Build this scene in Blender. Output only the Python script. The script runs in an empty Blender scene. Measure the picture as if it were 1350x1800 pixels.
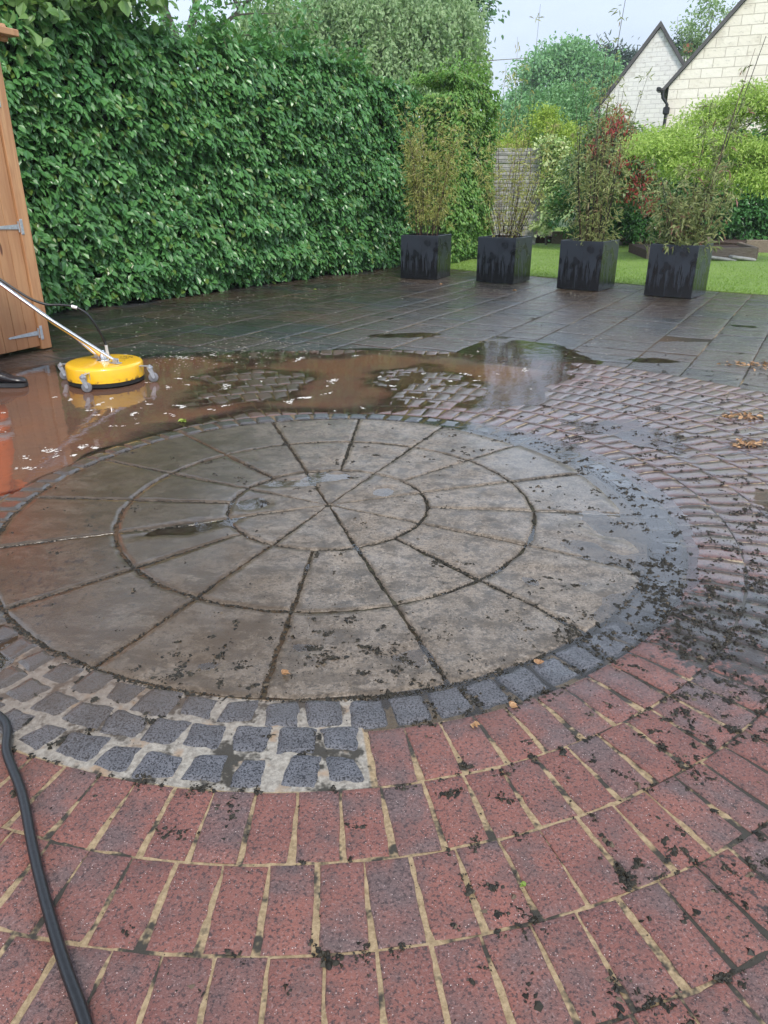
import bpy, math, random
import numpy as np
from mathutils import Vector, Matrix
R = math.radians
random.seed(4); rng = np.random.default_rng(7)
scene = bpy.context.scene
COL = scene.collection

# ------------------------------------------------------------------ camera, sky, sun, exposure
cam = bpy.data.objects.new('camera', bpy.data.cameras.new('camera')); COL.objects.link(cam)
cam.location = (0, 0, 1.36); cam.rotation_euler = (R(90 - 23.71), 0, 0)
cam.data.sensor_fit = 'HORIZONTAL'; cam.data.sensor_width = 36; cam.data.lens = 36 * 1287 / 1350
cam.data.clip_start = 0.05; cam.data.clip_end = 1500
scene.camera = cam
scene.render.resolution_x = 768; scene.render.resolution_y = 1024
SUN_EL, SUN_AZ = R(50), R(165)            # azimuth clockwise from +Y: behind the camera, to the right
world = bpy.data.worlds.new('World'); scene.world = world; world.use_nodes = True
wn, wl = world.node_tree.nodes, world.node_tree.links
wn.clear()
out = wn.new('ShaderNodeOutputWorld'); bg = wn.new('ShaderNodeBackground'); sky = wn.new('ShaderNodeTexSky')
sky.sky_type = 'NISHITA'; sky.sun_disc = False; sky.sun_elevation = SUN_EL; sky.sun_rotation = SUN_AZ
sky.air_density = 1.3; sky.dust_density = 3.0; sky.ozone_density = 1.5
tc = wn.new('ShaderNodeTexCoord'); mp = wn.new('ShaderNodeMapping'); mp.inputs['Scale'].default_value = (1, 1, 2.6)
cn = wn.new('ShaderNodeTexNoise'); cn.inputs['Scale'].default_value = 1.7; cn.inputs['Detail'].default_value = 5
cr = wn.new('ShaderNodeMapRange'); cr.inputs[1].default_value = .38; cr.inputs[2].default_value = .66; cr.inputs[3].default_value = .45; cr.inputs[4].default_value = .85
mixc = wn.new('ShaderNodeMix'); mixc.data_type = 'RGBA'
mixc.inputs['B'].default_value = (9.6, 11.0, 13.2, 1)
wl.new(tc.outputs['Generated'], mp.inputs[0]); wl.new(mp.outputs[0], cn.inputs['Vector']); wl.new(cn.outputs['Fac'], cr.inputs[0])
wl.new(cr.outputs[0], mixc.inputs['Factor']); wl.new(sky.outputs[0], mixc.inputs['A'])
sz = wn.new('ShaderNodeSeparateXYZ'); wl.new(tc.outputs['Generated'], sz.inputs[0])
er = wn.new('ShaderNodeMapRange'); er.interpolation_type = 'SMOOTHSTEP'; wl.new(sz.outputs[2], er.inputs[0])   # sky band brightened above the view, added for puddle and wet reflections
for i_, v_ in enumerate((.22, .36, 1.0, 2.5)): er.inputs[i_ + 1].default_value = v_
vm = wn.new('ShaderNodeVectorMath'); vm.operation = 'SCALE'; wl.new(mixc.outputs['Result'], vm.inputs[0]); er2 = wn.new('ShaderNodeMapRange'); er2.interpolation_type = 'SMOOTHSTEP'; wl.new(sz.outputs[2], er2.inputs[0])   # dimmed again overhead, added to keep sheen off the near paving
for i_, v_ in enumerate((.48, .8, 1.0, .36)): er2.inputs[i_ + 1].default_value = v_
em = wn.new('ShaderNodeMath'); em.operation = 'MULTIPLY'; wl.new(er.outputs[0], em.inputs[0]); wl.new(er2.outputs[0], em.inputs[1]); wl.new(em.outputs[0], vm.inputs['Scale'])
wl.new(vm.outputs[0], bg.inputs[0]); bg.inputs[1].default_value = 0.1; wl.new(bg.outputs[0], out.inputs[0])
sd = bpy.data.lights.new('sun', 'SUN'); sd.energy = 3.1; sd.angle = R(12); sd.color = (1, .95, .87)
sun = bpy.data.objects.new('sun', sd); COL.objects.link(sun)
sdir = Vector((math.cos(SUN_EL) * math.sin(SUN_AZ), math.cos(SUN_EL) * math.cos(SUN_AZ), math.sin(SUN_EL)))
sun.rotation_euler = sdir.to_track_quat('Z', 'Y').to_euler()
scene.view_settings.view_transform = 'Standard'; scene.view_settings.look = 'None'
scene.view_settings.exposure = 0.0; scene.view_settings.gamma = 1.0

# ------------------------------------------------------------------ helpers
def tag(o, label=None, cat=None, group=None, kind=None):
    if label: o['label'] = label
    if cat: o['category'] = cat
    if group: o['group'] = group
    if kind: o['kind'] = kind
    return o
def empty(name, loc=(0, 0, 0), rz=0, **k):
    o = bpy.data.objects.new(name, None); COL.objects.link(o); o.location = loc; o.rotation_euler = (0, 0, rz)
    o.empty_display_size = .1
    return tag(o, **k)
def link(name, me, mat=None, parent=None):
    o = bpy.data.objects.new(name, me); COL.objects.link(o)
    if mat: me.materials.append(mat)
    if parent: o.parent = parent
    return o
def npmesh(name, V, F, mat=None, parent=None, att=None, smooth=True, mats=None, midx=None):
    """V (n,3), F list of arrays (m,k) of equal k or single array"""
    me = bpy.data.meshes.new(name)
    if isinstance(F, np.ndarray): F = [F]
    nl = sum(f.size for f in F); nf = sum(len(f) for f in F)
    me.vertices.add(len(V)); me.vertices.foreach_set('co', np.asarray(V, np.float32).ravel())
    me.loops.add(nl); me.polygons.add(nf)
    me.loops.foreach_set('vertex_index', np.concatenate([f.ravel() for f in F]).astype(np.int32))
    tot = np.concatenate([np.full(len(f), f.shape[1]) for f in F]); st = np.concatenate([[0], np.cumsum(tot)[:-1]])
    me.polygons.foreach_set('loop_start', st.astype(np.int32))
    me.polygons.foreach_set('use_smooth', np.full(nf, smooth))
    me.update(calc_edges=True)
    if att is not None:
        a = me.color_attributes.new('att', 'FLOAT_COLOR', 'POINT'); a.data.foreach_set('color', np.asarray(att, np.float32).ravel())
    o = link(name, me, mat, parent)
    return o
class MB:
    def __init__(s): s.v = []; s.f = []; s.n = 0
    def add(s, v, f):
        v = [tuple(p) for p in v]; s.v += v; s.f += [tuple(i + s.n for i in q) for q in f]; s.n += len(v); return s
    def box(s, c, d, rz=0, M=None, bev=0.0):
        x, y, z = [q / 2 for q in d]; b = min(bev, x * .9, y * .9, z * .9)
        if b <= 0:
            pts = [Vector((i * x, j * y, k * z)) for k in (-1, 1) for j in (-1, 1) for i in (-1, 1)]
            fc = [(0, 2, 3, 1), (4, 5, 7, 6), (0, 1, 5, 4), (1, 3, 7, 5), (3, 2, 6, 7), (2, 0, 4, 6)]
        else:
            pts = []; fc = []
            rings = [(-z, b), (-z + b, 0), (z - b, 0), (z, b)]
            for zz, ins in rings:
                for sx, sy, o in ((-1, -1, 0), (1, -1, 1), (1, 1, 0), (-1, 1, 1)):
                    X = x - ins; Y = y - ins
                    a = Vector((sx * (X - (b if o == 0 else 0)), sy * (Y - (0 if o == 0 else b)), zz))
                    c2 = Vector((sx * (X - (0 if o == 0 else b)), sy * (Y - (b if o == 0 else 0)), zz))
                    pts += [a, c2] if True else []
            # order each ring by angle
            q = []
            for k in range(4):
                ring = pts[k * 8:(k + 1) * 8]; ring.sort(key=lambda p: math.atan2(p.y / y, p.x / x)); q += ring
            pts = q
            for k in range(3):
                for i in range(8): fc.append((k * 8 + i, k * 8 + (i + 1) % 8, k * 8 + 8 + (i + 1) % 8, k * 8 + 8 + i))
            fc.append(tuple(reversed(range(8)))); fc.append(tuple(range(24, 32)))
        T = (M or Matrix.Identity(4)) if M is not None else Matrix.Translation(c) @ Matrix.Rotation(rz, 4, 'Z')
        if M is not None: T = M @ Matrix.Translation(c)
        return s.add([T @ p for p in pts], fc)
    def tube(s, pts, r, n=10, cap=True):
        pts = [Vector(p) for p in pts]
        rr = r if hasattr(r, '__len__') else [r] * len(pts)
        up = None; V = []; F = []
        for i, p in enumerate(pts):
            t = (pts[min(i + 1, len(pts) - 1)] - pts[max(i - 1, 0)]).normalized()
            if up is None: up = t.orthogonal().normalized()
            else:
                up = (up - t * up.dot(t)); up = up.normalized() if up.length > 1e-6 else t.orthogonal().normalized()
            w = t.cross(up)
            for k in range(n):
                a = 2 * math.pi * k / n; V.append(p + (up * math.cos(a) + w * math.sin(a)) * rr[i])
        for i in range(len(pts) - 1):
            for k in range(n): F.append((i * n + k, i * n + (k + 1) % n, (i + 1) * n + (k + 1) % n, (i + 1) * n + k))
        if cap: F.append(tuple(reversed(range(n)))); F.append(tuple(range((len(pts) - 1) * n, len(pts) * n)))
        return s.add(V, F)
    def lathe(s, prof, c=(0, 0, 0), n=48, M=None):
        V = []; F = []
        T = M or Matrix.Translation(c)
        for r, z in prof:
            for k in range(n):
                a = 2 * math.pi * k / n; V.append(T @ Vector((r * math.cos(a), r * math.sin(a), z)))
        for i in range(len(prof) - 1):
            for k in range(n): F.append((i * n + k, i * n + (k + 1) % n, (i + 1) * n + (k + 1) % n, (i + 1) * n + k))
        F.append(tuple(reversed(range(n)))); F.append(tuple(range((len(prof) - 1) * n, len(prof) * n)))
        return s.add(V, F)
    def prism(s, poly, z0, z1, M=None):
        n = len(poly); T = M or Matrix.Identity(4)
        V = [T @ Vector((x, y, z0)) for x, y in poly] + [T @ Vector((x, y, z1)) for x, y in poly]
        return s.add(V, [tuple(reversed(range(n))), tuple(range(n, 2 * n))] + [(i, (i + 1) % n, n + (i + 1) % n, n + i) for i in range(n)])
    def build(s, name, mat=None, parent=None, smooth=False):
        me = bpy.data.meshes.new(name); me.from_pydata(s.v, [], s.f); me.update()
        if smooth:
            me.polygons.foreach_set('use_smooth', [True] * len(me.polygons))
            try: me.set_sharp_from_angle(angle=R(42))
            except Exception: pass
        return link(name, me, mat, parent)

def _hash(ix, iy, seed):
    h = (ix.astype(np.int64) * 374761393 + iy.astype(np.int64) * 668265263 + seed * 974711) & 0xffffffff
    h = ((h ^ (h >> 13)) * 1274126177) & 0xffffffff
    return ((h ^ (h >> 16)) & 0xffff) / 65535.0
def vn(x, y, seed=0):
    x = np.asarray(x, float); y = np.asarray(y, float)
    ix = np.floor(x); iy = np.floor(y); fx = x - ix; fy = y - iy
    fx = fx * fx * (3 - 2 * fx); fy = fy * fy * (3 - 2 * fy)
    a = _hash(ix, iy, seed); b = _hash(ix + 1, iy, seed); c = _hash(ix, iy + 1, seed); d = _hash(ix + 1, iy + 1, seed)
    return (a + (b - a) * fx) * (1 - fy) + (c + (d - c) * fx) * fy
def fbm(x, y, s, seed=0, o=3):
    t = 0; w = 0; a = 1.
    for k in range(o): t = t + a * vn(x / s + 17.3 * k, y / s - 9.1 * k, seed + k); w += a; a *= .5; s /= 2.03
    return t / w * 2 - 1
sst = lambda e0, e1, x: (lambda t: t * t * (3 - 2 * t))(np.clip((np.asarray(x, float) - e0) / (e1 - e0), 0, 1))
def blob(x, y, cx, cy, rx, ry, ang=0, soft=.45):
    c, s = math.cos(R(ang)), math.sin(R(ang)); dx = x - cx; dy = y - cy
    d = np.hypot((dx * c + dy * s) / rx, (-dx * s + dy * c) / ry)
    return 1 - sst(1 - soft, 1 + soft, d)

# ------------------------------------------------------------------ material helpers
class N:
    def __init__(s, name):
        s.m = bpy.data.materials.new(name); s.m.use_nodes = True; s.t = s.m.node_tree; s.n = s.t.nodes; s.l = s.t.links
        s.b = s.n['Principled BSDF']; s.out = s.n['Material Output']
        s.tc = s.n.new('ShaderNodeTexCoord')
    def set(s, **k):
        for a, v in k.items(): s.inp(s.b.inputs[a.replace('_', ' ')], v)
        return s
    def inp(s, sock, v):
        if hasattr(v, 'is_output') or isinstance(v, bpy.types.NodeSocket): s.l.new(v, sock)
        elif isinstance(v, (tuple, list)) and len(v) == 3 and sock.type == 'RGBA': sock.default_value = (*v, 1)
        else: sock.default_value = v
    def map(s, scale=(1, 1, 1), rot=(0, 0, 0), src='Object'):
        m = s.n.new('ShaderNodeMapping'); m.inputs['Scale'].default_value = scale; m.inputs['Rotation'].default_value = rot
        s.l.new(s.tc.outputs[src], m.inputs[0]); return m.outputs[0]
    def noise(s, scale, detail=3, rough=.55, vec=None, dist=0):
        n = s.n.new('ShaderNodeTexNoise'); n.inputs['Scale'].default_value = scale; n.inputs['Detail'].default_value = detail
        n.inputs['Roughness'].default_value = rough; n.inputs['Distortion'].default_value = dist
        s.l.new(vec if vec is not None else s.tc.outputs['Object'], n.inputs['Vector']); return n.outputs['Fac']
    def voro(s, scale, vec=None, feat='F1', out='Distance'):
        n = s.n.new('ShaderNodeTexVoronoi'); n.inputs['Scale'].default_value = scale; n.feature = feat
        s.l.new(vec if vec is not None else s.tc.outputs['Object'], n.inputs['Vector']); return n.outputs[out]
    def rng(s, v, a, b, c=0., d=1.):
        n = s.n.new('ShaderNodeMapRange'); n.interpolation_type = 'SMOOTHSTEP' if (c, d) == (0., 1.) else 'LINEAR'
        for i, q in enumerate((v, a, b, c, d)): s.inp(n.inputs[i], q)
        return n.outputs[0]
    def math(s, op, a, b=0., c=0.):
        n = s.n.new('ShaderNodeMath'); n.operation = op
        s.inp(n.inputs[0], a); s.inp(n.inputs[1], b)
        if op == 'MULTIPLY_ADD': s.inp(n.inputs[2], c)
        return n.outputs[0]
    def mix(s, f, a, b, mode='MIX'):
        n = s.n.new('ShaderNodeMix'); n.data_type = 'RGBA'; n.blend_type = mode
        s.inp(n.inputs['Factor'], f); s.inp(n.inputs['A'], a); s.inp(n.inputs['B'], b); return n.outputs['Result']
    def att(s, name='att'):
        n = s.n.new('ShaderNodeAttribute'); n.attribute_name = name
        q = s.n.new('ShaderNodeSeparateColor'); s.l.new(n.outputs['Color'], q.inputs[0])
        return q.outputs[0], q.outputs[1], q.outputs[2], n.outputs['Alpha']
    def bump(s, h, strength=.5, dist=.01, nrm=None):
        n = s.n.new('ShaderNodeBump'); n.inputs['Strength'].default_value = strength; n.inputs['Distance'].default_value = dist
        s.l.new(h, n.inputs['Height'])
        if nrm is not None: s.l.new(nrm, n.inputs['Normal'])
        return n.outputs[0]
def plain(name, col, rough=.5, metal=0., var=.15, scale=20, bump=0., **k):
    m = N(name); nz = m.noise(scale, 4)
    m.set(Base_Color=m.mix(m.rng(nz, .3, .7), tuple(c * (1 - var) for c in col), tuple(min(1, c * (1 + var)) for c in col)), Roughness=rough, Metallic=metal, **k)
    if bump: m.set(Normal=m.bump(nz, bump, .01))
    return m.m

# att channels on the paving: r = tint of this unit, g = wetness, b = mud stain, alpha = dirt
def paving_mat(name, kind):
    m = N(name); t, wet, mud, dirt = m.att()
    if kind == 'brick':
        nz = m.noise(7, 4, .6); f = m.rng(m.math('ADD', m.math('MULTIPLY', nz, 1.0), m.math('MULTIPLY', t, .30)), .54, .86)
        c = m.mix(f, (.275, .102, .076), (.135, .09, .086))
        c = m.mix(m.rng(m.noise(3.1, 3), .45, .7), c, (.21, .078, .062))
        c = m.mix(m.math('MULTIPLY', m.rng(m.noise(170, 2, .6), .54, .68), .55), c, (.34, .22, .20))
        c = m.mix(m.math('MULTIPLY', m.rng(m.noise(11, 5, .75), .50, .66), .5), c, (.11, .075, .07))
        c = m.mix(m.rng(t, .0, 1., .18, 0.), c, (.05, .035, .035))
        c = m.mix(m.math('MULTIPLY', m.rng(m.noise(130, 3, .7), .50, .36), .9), c, (.05, .03, .03))
        c = m.mix(m.math('MULTIPLY', m.rng(m.voro(120), .16, .08), m.rng(m.noise(31, 1), .5, .56)), c, (.62, .5, .46))
        h = m.noise(210, 3, .7); bs, bd = .85, .005
        c = m.mix(m.rng(m.math('MULTIPLY', wet, m.noise(2.5, 4, .6)), .30, .60, 0, .45), c, (.105, .09, .09))  # grey sky sheen painted into the colour of the wetter bricks
    elif kind == 'stone':
        nz = m.noise(3.5, 6, .65)
        c = m.mix(m.rng(nz, .3, .7), (.15, .112, .078), (.285, .222, .165))
        c = m.mix(m.math('MULTIPLY', m.rng(t, 0, 1, 0, .5), 1), c, (.19, .155, .12))
        c = m.mix(m.math('MULTIPLY', m.rng(m.noise(120, 3, .7), .50, .64), .75), c, (.36, .30, .24))
        c = m.mix(m.math('MULTIPLY', m.rng(m.noise(75, 4, .75), .49, .37), .85), c, (.06, .05, .04))
        c = m.mix(m.math('MULTIPLY', m.rng(m.noise(9, 5, .75), .49, .60), .75), c, (.07, .052, .035))
        c = m.mix(m.math('MULTIPLY', m.rng(m.noise(34, 5, .8), .53, .60), m.rng(mud, 0, 1, .6, .95)), c, (.045, .035, .026))
        c = m.mix(m.math('MULTIPLY', m.rng(m.noise(1.7, 5, .7), .58, .66), .35), c, (.12, .10, .075))
        c = m.mix(m.math('MULTIPLY', m.rng(m.noise(5.5, 6, .65, vec=m.map((1, 2, 1), (0, 0, R(20)))), .50, .57), m.rng(mud, 0, 1, .18, .9)), c, (.055, .04, .026))
        h = m.noise(150, 4, .7); bs, bd = .6, .003
    elif kind == 'sett':
        nz = m.noise(14, 3)
        c = m.mix(m.rng(nz, .3, .7), (.085, .085, .095), (.13, .13, .145))
        c = m.mix(m.math('MULTIPLY', m.rng(m.noise(260, 2), .55, .68), .6), c, (.21, .21, .235))  # pale granite specks, brightened to paint wet glints into the colour
        c = m.mix(m.rng(m.noise(190, 2), .50, .40), c, (.018, .019, .024))
        h = m.noise(260, 2, .6); bs, bd = .8, .004
    elif kind == 'slab':
        nz = m.noise(2.2, 5, .6)
        c = m.mix(m.rng(nz, .35, .65), (.026, .023, .022), (.082, .066, .056))
        c = m.mix(m.math('MULTIPLY', m.rng(t, .3, 1, 0, .75), 1), c, (.10, .064, .048)); c = m.mix(m.rng(t, .3, 0, 0, .7), c, (.05, .058, .07))
        c = m.mix(m.math('MULTIPLY', m.rng(m.noise(90, 4, .7), .5, .35), .8), c, (.02, .018, .017))
        c = m.mix(m.math('MULTIPLY', m.rng(m.noise(60, 4, .75), .60, .72), .55), c, (.19, .17, .145))
        v = m.map((1, 2.2, 1), (0, 0, R(60)))
        h = m.math('ADD', m.noise(9, 6, .62, vec=v, dist=.8), m.math('MULTIPLY', m.noise(120, 2), .08)); bs, bd = .9, .018
    # mud stain and dark moss dirt
    c = m.mix(m.math('MULTIPLY', mud, m.rng(m.noise(5, 5, .7), .15, .5)), c, m.mix(.72, c, (.085, .052, .026)))
    ds = m.noise(26, 5, .75); th = m.math('SUBTRACT', .82, m.math('MULTIPLY', dirt, .42))
    df = m.math('MULTIPLY', m.rng(m.math('SUBTRACT', ds, th), -.03, .05), .9)
    c = m.mix(df, c, (.022, .021, .019))
    # water darkens the pores
    c = m.mix(m.math('MULTIPLY', wet, .38), c, (.0, .0, .0))
    wn_ = m.math('ADD', wet, m.math('MULTIPLY', m.math('SUBTRACT', m.noise(6, 4, .6), .5), .9))
    if kind == 'slab': wn_ = m.math('ADD', wet, m.math('MULTIPLY', m.math('SUBTRACT', m.noise(4, 5, .7, vec=m.map((1, 2.4, 1), (0, 0, R(35)))), .5), 2.4))
    film = m.rng(wn_, .25, 1.0)
    m.set(Base_Color=c, Roughness=m.rng(film, 0, 1, .62, .32))
    m.set(Specular_IOR_Level=.4)
    m.set(Coat_Weight=m.rng(film, 0, 1, .12, .5 if kind == 'stone' else 1.0), Coat_Roughness=m.rng(film, 0, 1, .42, (.11 if kind != 'slab' else .12)), Coat_IOR=1.45)
    nb = m.bump(h, bs, bd); m.set(Normal=nb)
    lo = m.noise(45, 3, .6)
    hh = m.math('ADD', m.math('MULTIPLY', lo, .6), m.math('MULTIPLY', h, .4))
    m.set(Coat_Normal=m.bump(hh, .42 if kind != 'slab' else 1.0, bd * .8))
    return m.m
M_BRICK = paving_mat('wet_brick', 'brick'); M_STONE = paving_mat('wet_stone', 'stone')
M_SETT = paving_mat('granite_sett', 'sett'); M_SLAB = paving_mat('riven_slab', 'slab')
def bed_mat():
    m = N('joint_mortar'); kd, wet, mud, dirt = m.att()   # r: 0 dark mud joint, .5 sand, 1 pale mortar
    sand = m.mix(m.rng(m.noise(70, 4, .7), .3, .7), (.20, .14, .075), (.34, .25, .145))
    pale = m.mix(m.rng(m.noise(60, 4, .7), .3, .7), (.17, .15, .125), (.33, .30, .255))
    pale = m.mix(m.rng(m.noise(12, 3), .56, .70), pale, (.27, .19, .125))
    dark = m.mix(m.rng(m.noise(40, 3), .4, .6), (.016, .014, .011), (.055, .05, .033))
    c = m.mix(m.rng(kd, .05, .45), dark, sand); c = m.mix(m.rng(kd, .55, .95), c, pale)
    c = m.mix(m.rng(m.math('ADD', m.noise(9, 4, .7), m.math('MULTIPLY', dirt, .4)), .57, .67), c, (.035, .03, .022))
    c = m.mix(m.math('MULTIPLY', mud, .6), c, (.11, .065, .038))
    m.set(Base_Color=c, Roughness=.7, Specular_IOR_Level=m.rng(kd, 0, .5, .08, .3), Coat_Weight=m.math('MULTIPLY', wet, m.rng(kd, .1, .6, .0, .6)), Coat_Roughness=.25, Normal=m.bump(m.noise(130, 3, .7), .6, .004))
    return m.m
M_BED = bed_mat()

# ------------------------------------------------------------------ ground relief (metres). Water stands at z = 0
CX, CY = -.26, 3.16
def polar(x, y): return np.hypot(x - CX, y - CY), np.degrees(np.arctan2(y - CY, x - CX))
def mudmask(x, y):
    r, a = polar(x, y)
    wob = .16 * fbm(x, y, .8, 60); x0_, y0_ = x, y; x = x + .2 * fbm(x0_, y0_, .5, 61); y = y + .2 * fbm(x0_, y0_, .5, 62)
    b = np.maximum.reduce([blob(x, y, -.35, 5.75, 1.7, .95, 0, .3), blob(x, y, -2.5, 4.7, 1.35, 1.2, 60, .25), blob(x, y, -1.55, 5.6, 1.1, 1.1, 0, .15)])
    b = b * sst(1.50 + wob * .4, 1.62 + wob * .4, r)
    b = b * (1 - .95 * blob(x, y, 1.3, 6.6, .45, .5, 0, .5))
    b = np.maximum(b, blob(x, y, -2.15, 3.65, .75, .5, 35, .2) * sst(1.50, 1.6, np.hypot(x - CX + .0, y - CY)))
    return np.clip(b, 0, 1)
DIPS = [  # cx cy rx ry ang depth
    (-.46, 3.47, .13, .06, 20, .0135), (-.27, 3.55, .12, .055, 0, .014), (-.62, 3.20, .10, .085, 30, .0135), (0, 3.34, .06, .05, 0, .013),
    (1.15, 6.62, .48, .5, 0, .016), (-.85, 2.93, .22, .06, 25, .0125),
    (.66, 2.45, .24, .08, -10, .009), (.9, 2.66, .30, .10, -35, .010), (1.0, 2.95, .2, .12, -60, .009), (.8, 2.25, .22, .08, 20, .009),
    (2.3, 6.4, .3, .08, -20, .0065), (.2, 7.6, .34, .12, 10, .0070), (-.6, 1.9, .1, .04, 0, .007), (.1, 1.95, .09, .05, 0, .0075), (-.25, 2.0, .05, .03, 0, .007),
    (1.9, 3.2, .2, .12, -80, .008), (1.55, 4.3, .35, .16, -40, .009), (-1.35, 2.0, .22, .12, -50, .011)]
def relief(x, y):
    x = np.asarray(x, float); y = np.asarray(y, float)
    r, a = polar(x, y)
    g = .0062 + .0022 * fbm(x, y, .9, 1) + .0016 * fbm(x, y, .17, 5)
    for cx, cy, rx, ry, an, d in DIPS:
        wa, ws = (.05, .12) if rx < .35 else (.35, .4)
        g = g - d * blob(x + wa * fbm(x, y, ws, 9), y + wa * fbm(x, y, ws, 19), cx, cy, rx, ry, an, .5)
    ring = blob(r, a, 1.50, 15, .15, 60, 0, .35); g = g - .0115 * ring
    g = g - .0062 * blob(r, a, 1.50, -62, .12, 22, 0, .35) * 1.0
    mm = mudmask(x, y)
    xo, yo = x, y; x = x + .30 * fbm(xo, yo, .45, 66); y = y + .30 * fbm(xo, yo, .45, 67)
    isl = np.clip(blob(x, y, -.98, 5.45, .50, .60, 0, .3) + blob(x, y, .32, 5.5, .5, .62, 25, .3) + .7 * blob(x, y, -1.25, 6.4, .5, .3, 0, .4), 0, 1)
    isl = isl * (.55 + .45 * sst(-.35, .1, fbm(xo, yo, .13, 68)))
    g = g - mm * (.0185 - .0158 * isl)
    return g
def wetmap(x, y):
    r, a = polar(x, y)
    w = .55 + .25 * sst(3.2, 5.2, y) + .1 * fbm(x, y, .5, 33)
    w = w - .25 * (1 - sst(1.2, 2.0, y)) * (r > 1.45)
    w = w + .45 * blob(x, y, 1.7, 3.6, 1.0, 1.8, 10, .4) + .6 * blob(x, y, -1.7, 3.2, 1.0, 1.5, 0, .4)
    w = np.where(y > 6.4, .82 + .2 * fbm(x, y, .8, 35), w)
    w = w - .22 * blob(x, y, 1.25, 5.1, .7, .7, 0, .5)
    return np.clip(w, 0, 1)
def dirtmap(x, y):
    r, a = polar(x, y)
    d = .18 + .14 * fbm(x, y, .35, 41)
    d = d + .75 * blob(x, y, 1.20, 2.05, .34, .28, 30, .6) + .35 * blob(x, y, 1.5, 2.8, .55, .8, 0, .6) + .3 * blob(x, y, .95, 1.3, .2, .35, 0, .6) + .3 * blob(x, y, .75, 1.0, .15, .2, 0, .6)
    d = d + .38 * blob(x, y, -1.25, 2.55, .5, .55, 0, .6) + .22 * blob(x, y, .3, 1.95, .6, .2, 0, .6) + .2 * blob(x, y, -1.2, 3.4, .5, .5, 0, .5)
    d = d - .08 * (r < 1.0)
    return np.clip(d, 0, 1)
def atts(x, y, tint):
    mud = np.clip(mudmask(x, y) + 1.0 * blob(x, y, -1.5, 3.3, 1.0, 1.6, 0, .5) + .6 * blob(x, y, -.9, 2.2, .6, .6, 0, .5) + .35 * blob(x, y, -.3, 1.9, .6, .3, 0, .5) + .8 * sst(-.1, .4, fbm(x, y, .9, 44)) * (y > 6.3), 0, 1)
    return np.stack([np.broadcast_to(tint, x.shape), wetmap(x, y), mud, dirtmap(x, y)], -1)

def blocks(name, items, mat, bev=.006, off=0., jit=.0016, warp=0., step=.02, low=-.03, tilt=.006, rise=.0, edge=.0055):
    """items: list of (mapfn(u,v)->x,y , W, H, seed). One relief-following worn block each, all in one mesh."""
    Vs, Fs, As = [], [], []; n0 = 0
    for fn, W, H, sd_ in items:
        def samp(L):
            k = max(2, int((L - 2 * bev) / step)); q = np.linspace(bev, L - bev, k)
            return np.concatenate([[0, 0, bev * .35], q, [L - bev * .35, L, L]]) / L
        u = samp(W); v = samp(H); U, Vv = np.meshgrid(u, v, indexing='ij')
        x, y = fn(U, Vv); x = np.array(x, float); y = np.array(y, float)
        if warp:
            x = x + warp * fbm(x, y, .035, 70 + sd_ % 50, 2) ; y = y + warp * fbm(x, y, .035, 190 + sd_ % 50, 2)
        de = np.minimum(np.minimum(U, 1 - U) * W, np.minimum(Vv, 1 - Vv) * H)
        rs = np.random.default_rng(sd_); tx, ty, o, tn = rs.normal(0, tilt), rs.normal(0, tilt), rs.normal(0, jit), rs.random()
        z = relief(x, y) + off + o + tx * (U - .5) * W + ty * (Vv - .5) * H
        if rise: z = z + rise * (1 - ((2 * U - 1) ** 4 + (2 * Vv - 1) ** 4) / 2)
        z = z - edge * (1 - sst(-.0001, bev, de))
        skirt = np.zeros_like(U, bool); skirt[0] = skirt[-1] = True; skirt[:, 0] = skirt[:, -1] = True
        z = np.where(skirt, low, z)
        a, b = U.shape; idx = np.arange(a * b).reshape(a, b) + n0
        f = np.stack([idx[:-1, :-1], idx[1:, :-1], idx[1:, 1:], idx[:-1, 1:]], -1).reshape(-1, 4)
        Vs.append(np.stack([x, y, z], -1).reshape(-1, 3)); Fs.append(f); As.append(atts(x, y, tn).reshape(-1, 4)); n0 += a * b
    VV = np.concatenate(Vs); FF = np.concatenate(Fs); o = npmesh(name, VV, FF, mat, att=np.concatenate(As))
    o.data.polygons.foreach_set('use_smooth', ~(VV[FF][:, :, 2] <= low + 1e-6).any(1))   # vertical sides stay hard
    # make faces point up
    return tag(o, kind='structure')
def arcblock(r0, r1, a0, a1, g=.004):
    """annular sector, straight radial gap g on both sides"""
    def fn(U, V):
        r = r0 + g + (r1 - r0 - 2 * g) * V
        da = g / np.maximum(r, .03); a = (a1 - da) - (a1 - a0 - 2 * da) * U
        r = r + .0015 * np.sin(a * 37 + r0 * 9)
        return CX + r * np.cos(a), CY + r * np.sin(a)
    rm = (r0 + r1) / 2
    return fn, (a1 - a0) * rm, r1 - r0
def rectblock(rm, am, w, l, skew=0.):
    """rectangular brick, length l along the radius, centred at radius rm and angle am"""
    ca, sa = math.cos(am + skew), math.sin(am + skew); px, py = CX + rm * math.cos(am), CY + rm * math.sin(am)
    def fn(U, V):
        s = (V - .5) * l; t = (.5 - U) * w
        return px + s * ca - t * sa, py + s * sa + t * ca
    return fn, w, l
ANG0 = R(-94)
items = []; k = 0
for i in range(8):
    a0 = ANG0 + R(22.5) + i * R(45); fn, W, H = arcblock(.012, .464, a0, a0 + R(45), .0045); items.append((fn, .30, H, 100 + i))
for r0, r1 in ((.464, .949), (.949, 1.43)):
    for i in range(16):
        a0 = ANG0 + i * R(22.5); k += 1; fn, W, H = arcblock(r0, r1, a0, a0 + R(22.5), .0052); items.append((fn, W, H, 200 + k))
blocks('circle_of_stones', items, M_STONE, bev=.006, step=.018, jit=.0012, tilt=.0022, warp=.007, off=.0015, edge=.007)
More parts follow.
